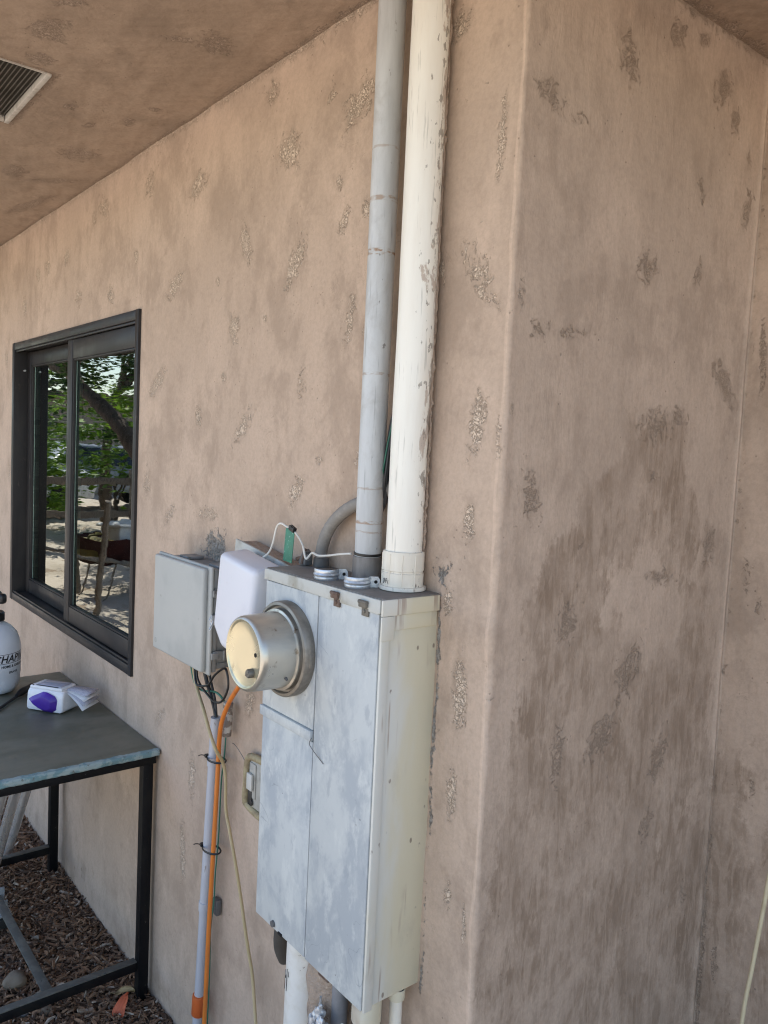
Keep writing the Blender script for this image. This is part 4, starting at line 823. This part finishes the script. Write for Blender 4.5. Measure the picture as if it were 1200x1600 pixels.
mk(lambda b: [tube(b, [(-.4165 + dx, -.0764, z0), (-.4175 + dx, -.0764, z1)], .0006, 4, 0) for dx, z0, z1 in ((-.010, .570, .530), (-.004, .574, .528), (.002, .572, .56), (-.008, .560, .553))], 'pen_mark', M_ink, p1)
sw.location.x += .030; sw.location.z += .002
o = mk(lambda b: tube(b, [(-.545, .0, .50), (-.540, -.014, .53), (-.528, -.024, .57), (-.51, -.03, .62), (-.50, -.03, .70)], .016, 16, 6), 'flexible_conduit', simple('dark_flex', (.085, .075, .065), .8)); tag(o, 'dark curved conduit going into the wall under the left panel corner', 'conduit')
o = mk(lambda b: tube(b, [(-.292, -.04, .70), (-.294, -.04, .5), (-.296, -.04, -.02)], .0155, 20, 4), 'conduit_pipe', simple('plain_grey_pipe', (.26, .26, .27), .6)); tag(o, 'plain grey pipe under the panel, behind the crumpled silver putty', 'conduit')
o = mk(lambda b: tube(b, [(-.235, -.03, .70), (-.236, -.03, .5), (-.24, -.03, -.02)], .018, 20, 4), 'conduit_pipe', simple('blue_grey_pipe', (.30, .32, .35), .6)); tag(o, 'blue grey pipe under the panel between silver putty and cream pipes', 'conduit')
def putty(b):
    r = random.Random(12)
    for (x, y, z, s) in ((-.305, -.078, .553, .013), (-.290, -.084, .545, .012), (-.318, -.080, .532, .014), (-.298, -.088, .522, .016), (-.275, -.080, .538, .010), (-.312, -.076, .508, .018), (-.285, -.082, .505, .014), (-.302, -.078, .571, .006)):
        b2 = bmesh.new(); bmesh.ops.create_icosphere(b2, subdivisions=3, radius=1); ks = np.random.RandomState(int(1000 * z)).normal(size=(6, 3)) * 3.5
        for v in b2.verts:
            d = 1 + .18 * float(np.sum(np.sin(ks @ np.array(v.co)))) / 2; v.co = Vector((x, y, z)) + Vector((v.co.x * s * .9, v.co.y * s * .6, v.co.z * s * 1.1)) * d
        merge(b, b2)
    tube(b, [(-.302, -.078, .57), (-.297, -.082, .592)], .0022, 6, 0)
o = mk(putty, 'sealing_putty', M_putty, angle=35); tag(o, 'crumpled silvery sealing putty around a wire below the panel', 'putty')
o = mk(lambda b: tube(b, [(-.268, -.09, .52), (-.245, -.10, .555), (-.215, -.105, .59), (-.195, -.108, .61)], .0042, 8, 4), 'wire', M_whitew); tag(o, 'short stiff grey white wire slanting up to the bottom right panel corner', 'wire')
def lowpipe(x, y, r, rc, label, z1, dz):
    t = thing('conduit_pipe', label, 'conduit', (x, y, 0))
    mk(lambda b: tube(b, [(x, y, z1), (x, y, .4), (x - .004, y, -.02)], r, 28, 4), 'pipe', M_cpl, t, angle=60)
    mk(lambda b: lathe(b, [(r, -dz), (rc * .97, -dz + .0005), (rc, -dz + .003), (rc, .0)], along((x, y, z1), (0, 0, 1)), 32), 'coupling', M_cream, t)
lowpipe(-.158, -.086, .0215, .0255, 'thick cream pipe leaving the bottom right corner of the panel', PZ0 - .001, .048)
lowpipe(-.142, -.034, .0108, .0148, 'thin cream pipe under the panel, closest to the wall corner', PZ0 - .001, .020)
# ------------------------------------------------------------ hanging cable on the right
o = mk(lambda b: tube(b, [(.262, .60, 1.60), (.235, .60, 1.30), (.208, .60, 1.05), (.190, .60, .89), (.178, .60, .75), (.168, .60, .64), (.158, .60, .53), (.145, .62, .3), (.14, .66, .0)], .0040, 10, 8), 'cable', M_rope); tag(o, 'loose cream cable hanging in front of the wall at the right picture edge', 'cable')
# ------------------------------------------------------------ work table
TX0, TX1, TY0, TY1, TZ = -2.105, -1.212, -.62, -.004, .742
tb = thing('work_table', 'metal framed work table with worn grey green top against the wall', 'table', ((TX0 + TX1) / 2, -.3, 0))
def ttop(b): box(b, TX0 + .003, TX1 - .003, TY0 + .003, TY1, TZ - .014, TZ, .0015)
mk(ttop, 'tabletop', M_ttop, tb)
def tedge(b):
    # irregular peeling band along the exposed board edge
    r = random.Random(8); n = 70
    for (xa, ya, xb, yb, nx, ny) in ((TX1 - .002, TY0, TX1 - .002, TY1, 1, 0), (TX0, TY0 + .002, TX1, TY0 + .002, 0, -1)):
        rows = []
        for i in range(n + 1):
            t = i / n; x = xa + (xb - xa) * t; y = ya + (yb - ya) * t; j = r.uniform(-.0008, .0012); k = r.uniform(0, .003)
            rows.append([b.verts.new((x - nx * (.012 + k * 2), y - ny * (.012 + k * 2), TZ + .0006)), b.verts.new((x + nx * (.0005 + j), y + ny * (.0005 + j), TZ + .0004)), b.verts.new((x + nx * (.0035 + j), y + ny * (.0035 + j), TZ - .004)), b.verts.new((x + nx * (.0030 - j), y + ny * (.0030 - j), TZ - .013)), b.verts.new((x, y, TZ - .0165 + j))])
        for a, c in zip(rows, rows[1:]):
            for q in range(4): b.faces.new((a[q], c[q], c[q + 1], a[q + 1]))
mk(tedge, 'board_edge', M_tedge, tb, angle=25)
def tframe(b):
    t = .024; z0, z1 = TZ - .040, TZ - .0175
    box(b, TX1 - .008 - t, TX1 - .008, TY0 + .02, TY1 - .006, z0, z1, .002); box(b, TX0 + .02, TX0 + .02 + t, TY0 + .02, TY1 - .006, z0, z1, .002)
    box(b, TX0 + .045, TX1 - .033, TY1 - .030, TY1 - .007, z0, z1, .002); box(b, TX0 + .045, TX1 - .033, TY0 + .021, TY0 + .044, z0, z1, .002)
mk(tframe, 'frame', M_black, tb)
LG = [(-1.240, -.030), (-2.060, -.032), (-1.240, -.585), (-2.060, -.585)]
for lx, ly in LG: mk(lambda b: box(b, lx - .0145, lx + .0145, ly - .0145, ly + .0145, -.03, TZ - .041, .0015), 'leg', M_black, tb)
def railf(b, x, y0, y1, z):
    box(b, x - .012, x + .012, y0, y1, z - .003, z, .0008, mi=0); box(b, x + .009, x + .012, y0, y1, z - .028, z - .0035, .0008, mi=1)
mk(lambda b: railf(b, -1.246, -.57, -.046, .128), 'rail', [M_rail, M_black], tb)
mk(lambda b: railf(b, -2.056, -.57, -.048, .118), 'rail', [M_rail, M_black], tb)
mk(lambda b: box(b, -2.04, -1.259, -.288, -.262, .106, .110, .0008), 'rail', M_rail, tb)
# ------------------------------------------------------------ folding step ladder under the table
ld = thing('step_ladder', 'folded aluminium step ladder with black rubber feet stored under the table', 'ladder', (-2.0, -.22, 0))
TA = [((-1.845, -.165, .50), (-2.185, -.165, .03)), ((-1.735, -.235, .52), (-2.06, -.235, .06)), ((-1.70, -.285, .53), (-2.02, -.285, .09))]
mk(lambda b: tube(b, [TA[0][0], TA[0][1]], .0165, 20, 0), 'leg', M_alu, ld)
mk(lambda b: tube(b, [TA[1][0], TA[1][1]], .0165, 20, 0), 'leg', M_alu, ld)
mk(lambda b: tube(b, [TA[2][0], TA[2][1]], .0165, 20, 0), 'leg', M_alu, ld)
def capf(b):
    M = Matrix.Translation((-1.835, -.165, .515)) @ Matrix.Rotation(.62, 4, 'Y')
    lathe(b, [(0, .05), (.030, .05), (.034, .042), (.034, -.010), (.030, -.016), (.018, -.018)], M, 6)
    box(b, -.03, .03, -.085, -.02, -.005, .045, .006, M=M)
mk(capf, 'joint_cap', M_cap, ld, angle=30)
def foot(b, c, ry):
    M = Matrix.Translation(c) @ Matrix.Rotation(ry, 4, 'Y'); box(b, -.030, .030, -.024, .024, -.016, .012, .003, M=M)
    for k in range(6): box(b, -.029 + k * .0105, -.029 + k * .0105 + .005, -.0255, .0255, -.022, -.0165, .001, M=M)
mk(lambda b: foot(b, (-1.80, -.085, .535), -.12), 'rubber_foot', M_blackp, ld)
mk(lambda b: foot(b, (-1.785, -.270, .058), .1), 'rubber_foot', simple('grey_black_rubber', (.03, .032, .03), .6), ld)
mk(lambda b: (box(b, -1.815, -1.755, -.294, -.246, .0722, .078, .001), box(b, -1.80, -1.795, -.292, -.249, .079, .105, .001), box(b, -1.84, -1.83, -.29, -.25, .079, .13, .001)), 'foot_bracket', M_cap, ld)
# ------------------------------------------------------------ garden sprayer
SX, SY = -1.985, -.262
sp = thing('garden_sprayer', 'milky white plastic garden sprayer with black printing standing on the table', 'sprayer', (SX, SY, TZ))
MS = along((SX, SY, TZ + .001), (0, 0, 1))
def tank(b):
    n, mrow = 60, 0; prof = [(0, .0), (.060, .0), (.078, .006), (.086, .022), (.0885, .045), (.0885, .058), (.0905, .062), (.0905, .150), (.088, .168), (.078, .196), (.060, .217), (.044, .228), (.034, .232), (.034, .242)]
    lathe(b, prof, MS, 72)
    for v in b.verts:
        dz = v.co.z - TZ
        if dz < .056:
            a = math.atan2(v.co.y - SY, v.co.x - SX); k = 1 - .07 * max(0, math.cos(5 * a + .9)) * (1 - dz / .056)
            v.co.x = SX + (v.co.x - SX) * k; v.co.y = SY + (v.co.y - SY) * k
mk(tank, 'tank', M_tank, sp, angle=50)
def pumpf(b):
    lathe(b, [(.034, .236), (.040, .237), (.040, .262), (.036, .266), (.020, .267), (.016, .272), (.016, .300), (0, .302)], MS, 32)
    box(b, -.055, .055, -.013, .013, .296, .330, .010, 3, M=MS @ Matrix.Rotation(.6, 4, 'Z')); lathe(b, [(0, .345), (.018, .342), (.030, .330), (.032, .312), (.022, .298), (0, .296)], MS, 24)
mk(pumpf, 'pump_handle', M_blackp, sp)
camang = math.atan2(-.90398 - SY, .83407 - SX)
def wraptext(txt, size, z, start, shear, bold=.0, rad=.0909, gap=1.0):
    cu = bpy.data.curves.new('t', 'FONT'); cu.body = txt; cu.size = size; cu.shear = shear; cu.offset = bold; cu.space_character = gap; cu.resolution_u = 3
    ob = bpy.data.objects.new('t', cu); col.objects.link(ob); dg = bpy.context.evaluated_depsgraph_get(); me = bpy.data.meshes.new_from_object(ob.evaluated_get(dg)); bpy.data.objects.remove(ob); bpy.data.curves.remove(cu)
    b2 = bmesh.new(); b2.from_mesh(me); bpy.data.meshes.remove(me)
    bmesh.ops.triangulate(b2, faces=b2.faces); bmesh.ops.subdivide_edges(b2, edges=[e for e in b2.edges if e.calc_length() > .004], cuts=3, use_grid_fill=False); bmesh.ops.triangulate(b2, faces=b2.faces)
    for v in b2.verts:
        a = camang + start + v.co.x / rad; zz = z + v.co.y; v.co = Vector((SX + rad * math.cos(a), SY + rad * math.sin(a), TZ + zz))
    return b2
def printing(b):
    merge(b, wraptext('CHAPIN', .033, .112, .04, .25, .0009, gap=1.06)); merge(b, wraptext('HOME & GARDEN', .0115, .094, .34, 0, .0004)); merge(b, wraptext('SPRAYER', .0095, .074, .62, 0, .0003))
    for z, h in ((.1375, .0016), (.1075, .0016)):
        n = 40; rows = []
        for i in range(n + 1):
            a = camang - .9 + 2.6 * i / n; rows.append([b.verts.new((SX + .0909 * math.cos(a), SY + .0909 * math.sin(a), TZ + z + q)) for q in (0, h)])
        for p, q in zip(rows, rows[1:]): b.faces.new((p[0], q[0], q[1], p[1]))
mk(printing, 'printing', M_ink, sp, smooth=False)
wd = thing('spray_wand', 'black spray wand with a thick handle lying on the table behind the white box', 'spray wand', (-1.95, -.2, TZ))
mk(lambda b: tube(b, [(-1.60, -.40, TZ + .006), (-1.75, -.30, TZ + .006), (-1.868, -.205, TZ + .008)], .0048, 8, 5), 'tube', M_blackp, wd)
mk(lambda b: tube(b, [(-1.855, -.215, TZ + .010), (-1.885, -.188, TZ + .014), (-1.925, -.150, TZ + .014)], .0105, 14, 5, rf=lambda t: .55 + .6 * math.sin(min(1, t * 1.3) * 2.2)), 'handle', M_blackp, wd)
# ------------------------------------------------------------ white dispenser with purple cap
DV = Matrix.Translation((-1.708, -.142, TZ)) @ Matrix.Rotation(math.atan2(.077, .109), 4, 'Z') @ Matrix.Diagonal((1, .80, 1.22, 1))
dv = thing('dispenser', 'white plastic dispenser with a purple button on its front, lying on the table', 'dispenser', (-1.715, -.132, TZ))
def dbody(b):
    b2 = bmesh.new(); prof = [(-.055, .003), (.055, .003), (.058, .012), (.050, .044), (.030, .056), (-.042, .058), (-.053, .048), (-.058, .012)]   # depth-height outline
    vs = [b2.verts.new((-.066, y, z)) for y, z in prof]; f = b2.faces.new(vs); r = bmesh.ops.extrude_face_region(b2, geom=[f]); bmesh.ops.translate(b2, vec=(.132, 0, 0), verts=[e for e in r['geom'] if isinstance(e, bmesh.types.BMVert)])
    bmesh.ops.recalc_face_normals(b2, faces=b2.faces); bmesh.ops.bevel(b2, geom=list(b2.edges), offset=.0085, segments=4, profile=.5, affect='EDGES'); merge(b, b2, DV)
    box(b, -.060, .058, -.046, .040, .055, .064, .004, 3, M=DV)
mk(dbody, 'body', M_devw, dv, angle=50)
def dwin(b): box(b, -.040, .046, -.034, .030, .0625, .0665, .002, M=DV)
mk(dwin, 'clear_lid', M_lid, dv)
mk(lambda b: (box(b, -.040, .040, -.041, -.036, .0635, .0655, .001, M=DV), box(b, -.052, -.046, -.044, -.041, .058, .0655, .001, M=DV)), 'slot', M_ink, dv)
def dbtn(b):
    o_ = [(-.058, .028), (-.045, .036), (-.004, .052), (.010, .052), (.040, .044), (.048, .034), (.046, .008), (.030, -.0), (.002, -.0), (-.020, .006), (-.045, .017)]
    b2 = bmesh.new(); vs = [b2.verts.new((x, -.056, z + .002)) for x, z in o_]; f = b2.faces.new(vs); r = bmesh.ops.extrude_face_region(b2, geom=[f]); top = [e for e in r['geom'] if isinstance(e, bmesh.types.BMVert)]
    bmesh.ops.translate(b2, vec=(0, -.016, 0), verts=top)
    for v in top: v.co.x = -.002 + (v.co.x + .002) * .66; v.co.z = .024 + (v.co.z - .024) * .62
    bmesh.ops.recalc_face_normals(b2, faces=b2.faces); bmesh.ops.bevel(b2, geom=list(b2.edges), offset=.0018, segments=2, profile=.5, affect='EDGES'); merge(b, b2, DV)
mk(dbtn, 'button', M_purple, dv, angle=25)
def papers(b):
    for k, (dz, dy, drop) in enumerate(((0, .0, .006), (-.002, -.010, .016), (-.004, -.016, .026), (-.006, -.02, .036))):
        n = 10; rows = []
        for i in range(n + 1):
            t = i / n; x = .040 + t * .095; z = .0600 + dz - drop * t * t * .9; rows.append([b.verts.new(DV @ Vector((x, y_, z - (.004 * t if q else 0)))) for q, y_ in enumerate((.030 + .022 * t, -.020 + dy * t - .012 * t))])
        for a, c in zip(rows, rows[1:]): f = b.faces.new((a[0], c[0], c[1], a[1])); f.material_index = k % 2
o = mk(papers, 'label_sheets', [M_paper, M_paperw]); md = o.modifiers.new('thickness', 'SOLIDIFY'); md.thickness = .0005; tag(o, 'fanned stack of grey printed slips sticking out of the white dispenser', 'paper slips')

# ------------------------------------------------------------ the yard that the window mirrors
def tree(name, base, pts, r0, crown, nleaf, mat, label, size, seed, limbs=9):
    t = thing(name, label, 'tree', base); r = random.Random(seed)
    def tr(b):
        tube(b, pts, r0, 12, 6, rf=lambda q: 1 - .65 * q)
        top = Vector(pts[-1])
        for i in range(limbs):
            c, s = crown[i % len(crown)]; e = Vector(c) + Vector((r.uniform(-1, 1) * s[0], r.uniform(-1, 1) * s[1], r.uniform(-.5, .5) * s[2])) * .8; st = Vector(pts[-2]).lerp(top, r.random())
            tube(b, [st, st.lerp(e, .5) + Vector((0, 0, r.uniform(-.2, .3))), e], r0 * .35, 7, 5, rf=lambda q: 1 - .8 * q)
    mk(tr, 'trunk', M_bark, t)
    V_, F_, T = [], [], []
    for c, s in crown:
        cl = [(Vector(c) + Vector((r.gauss(0, .5) * s[0], r.gauss(0, .5) * s[1], r.gauss(0, .45) * s[2])), r.uniform(.12, .4), r.random()) for _ in range(46)]
        for i in range(nleaf // len(crown)):
            cc, rad, tone = r.choice(cl); p = cc + Vector((r.gauss(0, 1), r.gauss(0, 1), r.gauss(0, .6))) * rad * .6
            q = Matrix.Rotation(r.uniform(0, 6.28), 3, 'Z') @ Matrix.Rotation(r.uniform(-1, 1), 3, 'X'); L = size * r.uniform(.6, 1.4); b = len(V_)
            for a, d in ((-1, 0), (0, .35), (1, 0), (0, -.35)): V_.append(tuple(p + q @ Vector((a * L, d * L, 0)) - Vector(base)))
            F_.append((b, b + 1, b + 2, b + 3)); T += [min(1, max(0, tone * .6 + r.random() * .4))] * 4
    me = bpy.data.meshes.new('crown'); me.from_pydata(V_, [], F_); a = me.attributes.new('tone', 'FLOAT', 'POINT'); a.data.foreach_set('value', T)
    o = bpy.data.objects.new('crown', me); col.objects.link(o); me.materials.append(mat); o.parent = t
tree('shade_tree', (-8.4, -3.4, 0), [(-8.4, -3.4, -.1), (-8.6, -3.2, .8), (-9.1, -2.9, 1.6), (-9.9, -2.6, 2.2), (-11.0, -2.3, 2.7)], .16, [((-8.6, -2.4, 3.2), (1.6, 1.2, .9)), ((-10.3, -2.9, 3.3), (1.8, 1.5, .9)), ((-12, -3.2, 3.0), (1.8, 1.4, 1.0)), ((-9.4, -4.6, 3.7), (1.7, 1.3, .8))], 20000, M_leaf, 'dark green spreading shade tree mirrored in the upper window panes', .055, 21)
tree('shade_tree', (-14.5, -4.6, 0), [(-14.5, -4.6, -.1), (-14.4, -4.5, 1.2), (-14.0, -4.6, 2.6)], .14, [((-14.2, -4.5, 4.4), (2, 1.8, 1.3)), ((-13.4, -6, 4.0), (1.6, 1.5, 1.0))], 7000, M_leaf, 'second darker tree farther across the yard, behind the parked cars', .08, 22, 5)
def shrub(x, y, label, s, seed, mat=M_hedge):
    tree('shrub', (x, y, 0), [(x, y, -.05), (x + .05, y, .4), (x, y + .05, .9)], .05, [((x, y, 1.25 * s), (.9 * s, .8 * s, .55 * s)), ((x + .2, y - .3, .7 * s), (.8 * s, .7 * s, .4 * s))], 3600, mat, label, .07, seed, 4)
shrub(-12.2, -3.9, 'bright yellow green shrub mirrored in the left window pane', 1.5, 31)
shrub(-13.4, -2.6, 'yellow green shrub standing farthest left in the mirrored yard', 1.3, 32)
shrub(-11.0, -5.2, 'rounded green shrub beside the spreading tree trunk', 1.1, 33)
def car(x, y, rz, paint, label):
    t = thing('parked_car', label, 'car', (x, y, 0)); M = Matrix.Translation((x, y, 0)) @ Matrix.Rotation(rz, 4, 'Z')
    def body(b):
        b2 = bmesh.new(); pr = [(-2.2, .35), (-2.25, .75), (-2.0, .9), (-1.3, .95), (-.6, 1.42), (.9, 1.45), (1.6, 1.0), (2.2, .85), (2.25, .4)]
        for s_, k in ((-1, 1), (1, 1)): pass
        vs = [b2.verts.new((px, -.85, pz)) for px, pz in pr]; f = b2.faces.new(vs); r = bmesh.ops.extrude_face_region(b2, geom=[f]); bmesh.ops.translate(b2, vec=(0, 1.7, 0), verts=[e for e in r['geom'] if isinstance(e, bmesh.types.BMVert)])
        for v in b2.verts:
            if v.co.z > 1.2: v.co.y *= .8
        bmesh.ops.recalc_face_normals(b2, faces=b2.faces); bmesh.ops.bevel(b2, geom=list(b2.edges), offset=.07, segments=3, profile=.5, affect='EDGES'); merge(b, b2, M)
    mk(body, 'body', paint, t)
    for s_ in (-1, 1):
        def gl(b):
            vs = [b.verts.new(M @ Vector(p)) for p in ((-1.1, s_ * .862, 1.0), (-.55, s_ * .74, 1.35), (.85, s_ * .73, 1.36), (1.35, s_ * .855, 1.02))]; b.faces.new(vs)
        mk(gl, 'side_window', M_glassd, t, smooth=False)
    for wx_ in (-1.4, 1.4):
        for wy_ in (-.8, .8): mk(lambda b: lathe(b, [(0, -.11), (.2, -.11), (.33, -.1), (.34, 0), (.33, .1), (.2, .11), (0, .11)], M @ along((wx_, wy_, .34), (0, 1, 0)), 20), 'wheel', M_tyre, t)
car(-15.5, -2.3, 1.3, M_carw, 'white car parked across the yard, mirrored behind the posts')
car(-17.0, -5.2, 1.4, M_cars, 'grey car parked across the yard under the farther tree')
fn = thing('rail_fence', 'weathered wooden rail fence crossing the sunlit yard', 'fence', (-10.6, -3.0, 0))
for i in range(5):
    x = -10.9 + .25 * i; y = -.9 - 1.3 * i; mk(lambda b: box(b, x - .05, x + .05, y - .05, y + .05, -.1, 1.15, .01), 'post', M_wood, fn)
mk(lambda b: [box(b, 0, 5.5, -.02, .02, z, z + .10, .005, M=Matrix.Translation((-10.9, -.9, 0)) @ Matrix.Rotation(math.atan2(-1.3, .25), 4, 'Z')) for z in (.45, .92)], 'rail', M_wood, fn)
# wheelbarrow heaped with tools
wbw = thing('wheelbarrow', 'red wheelbarrow standing on the bright dirt, mirrored low in the window', 'wheelbarrow', (-7.2, -2.05, 0))
MB_ = Matrix.Translation((-7.2, -2.05, 0)) @ Matrix.Rotation(1.25, 4, 'Z')
def tray(b):
    b2 = bmesh.new(); lo = [(-.30, -.2), (.28, -.2), (.28, .2), (-.30, .2)]; hi = [(-.45, -.32), (.42, -.32), (.42, .32), (-.45, .32)]
    a = [b2.verts.new((x, y, .34)) for x, y in lo]; c = [b2.verts.new((x, y, .60)) for x, y in hi]; b2.faces.new(a)
    for k in range(4): b2.faces.new((a[k], a[(k + 1) % 4], c[(k + 1) % 4], c[k]))
    bmesh.ops.solidify(b2, geom=list(b2.faces), thickness=.01); merge(b, b2, MB_)
mk(tray, 'tray', M_red, wbw, smooth=False)
for s_ in (-.22, .22): mk(lambda b: tube(b, [MB_ @ Vector(p) for p in ((-.55, s_ * .3, .2), (0, s_, .33), (.85, s_ * 1.2, .52))], .018, 8, 4), 'handle', M_wood, wbw)
for s_ in (-.2, .2): mk(lambda b: tube(b, [MB_ @ Vector(p) for p in ((.15, s_, .34), (.25, s_, .01), (.4, s_, .01), (.3, s_, .34))], .010, 8, 3), 'leg', M_wood, wbw)
mk(lambda b: lathe(b, [(0, -.03), (.10, -.03), (.18, -.045), (.20, 0), (.18, .045), (.10, .03), (0, .03)], MB_ @ along((-.55, 0, .20), (0, 1, 0)), 24), 'wheel', M_tyre, wbw)
def lug(b):
    box(b, -.24, .08, -.17, .14, .42, .70, .02, 3, M=MB_); box(b, -.27, .11, -.2, .17, .70, .73, .01, 2, M=MB_)
o = mk(lug, 'storage_bin', M_binw); tag(o, 'white lidded storage bin sitting in the red wheelbarrow', 'bin')
o = mk(lambda b: (box(b, .12, .36, -.18, .16, .42, .58, .03, 3, M=MB_), tube(b, [MB_ @ Vector(p) for p in ((.15, 0, .57), (.18, 0, .62), (.30, 0, .62), (.33, 0, .57))], .012, 8, 4)), 'tool_case', M_yellow); tag(o, 'yellow tool case with a handle in the red wheelbarrow', 'tool case')
for i, (px, py, h, a, lb) in enumerate(((-6.3, -1.55, 1.05, .25, 'leaning wooden stake in the sunlit dirt, the nearer one'), (-7.4, -1.75, 1.15, -.3, 'leaning wooden stake in the sunlit dirt, the farther one'))):
    o = mk(lambda b: tube(b, [(px, py, -.05), (px + math.sin(a) * h, py, h)], .03, 8, 0), 'wooden_stake', M_wood); tag(o, lb, 'stake', 'stakes in the yard')
gb = thing('garden_building', 'low pale building closing the far side of the yard', 'building', (-24, -8, 0))
mk(lambda b: box(b, -26, -22, -16, 3, -.05, 2.6), 'wall', simple('pale_stucco', (.30, .26, .22), .9), gb, smooth=False)
mk(lambda b: box(b, -26.4, -21.5, -16.4, 3.4, 2.6, 2.8), 'roof', simple('brown_roof', (.12, .09, .07), .8), gb, smooth=False)
for yy in (-1.5, -5, -9): mk(lambda b: box(b, -22.02, -21.99, yy - .6, yy + .6, .9, 2.0), 'window', M_glassd, gb, smooth=False)
bpy.context.view_layer.update()
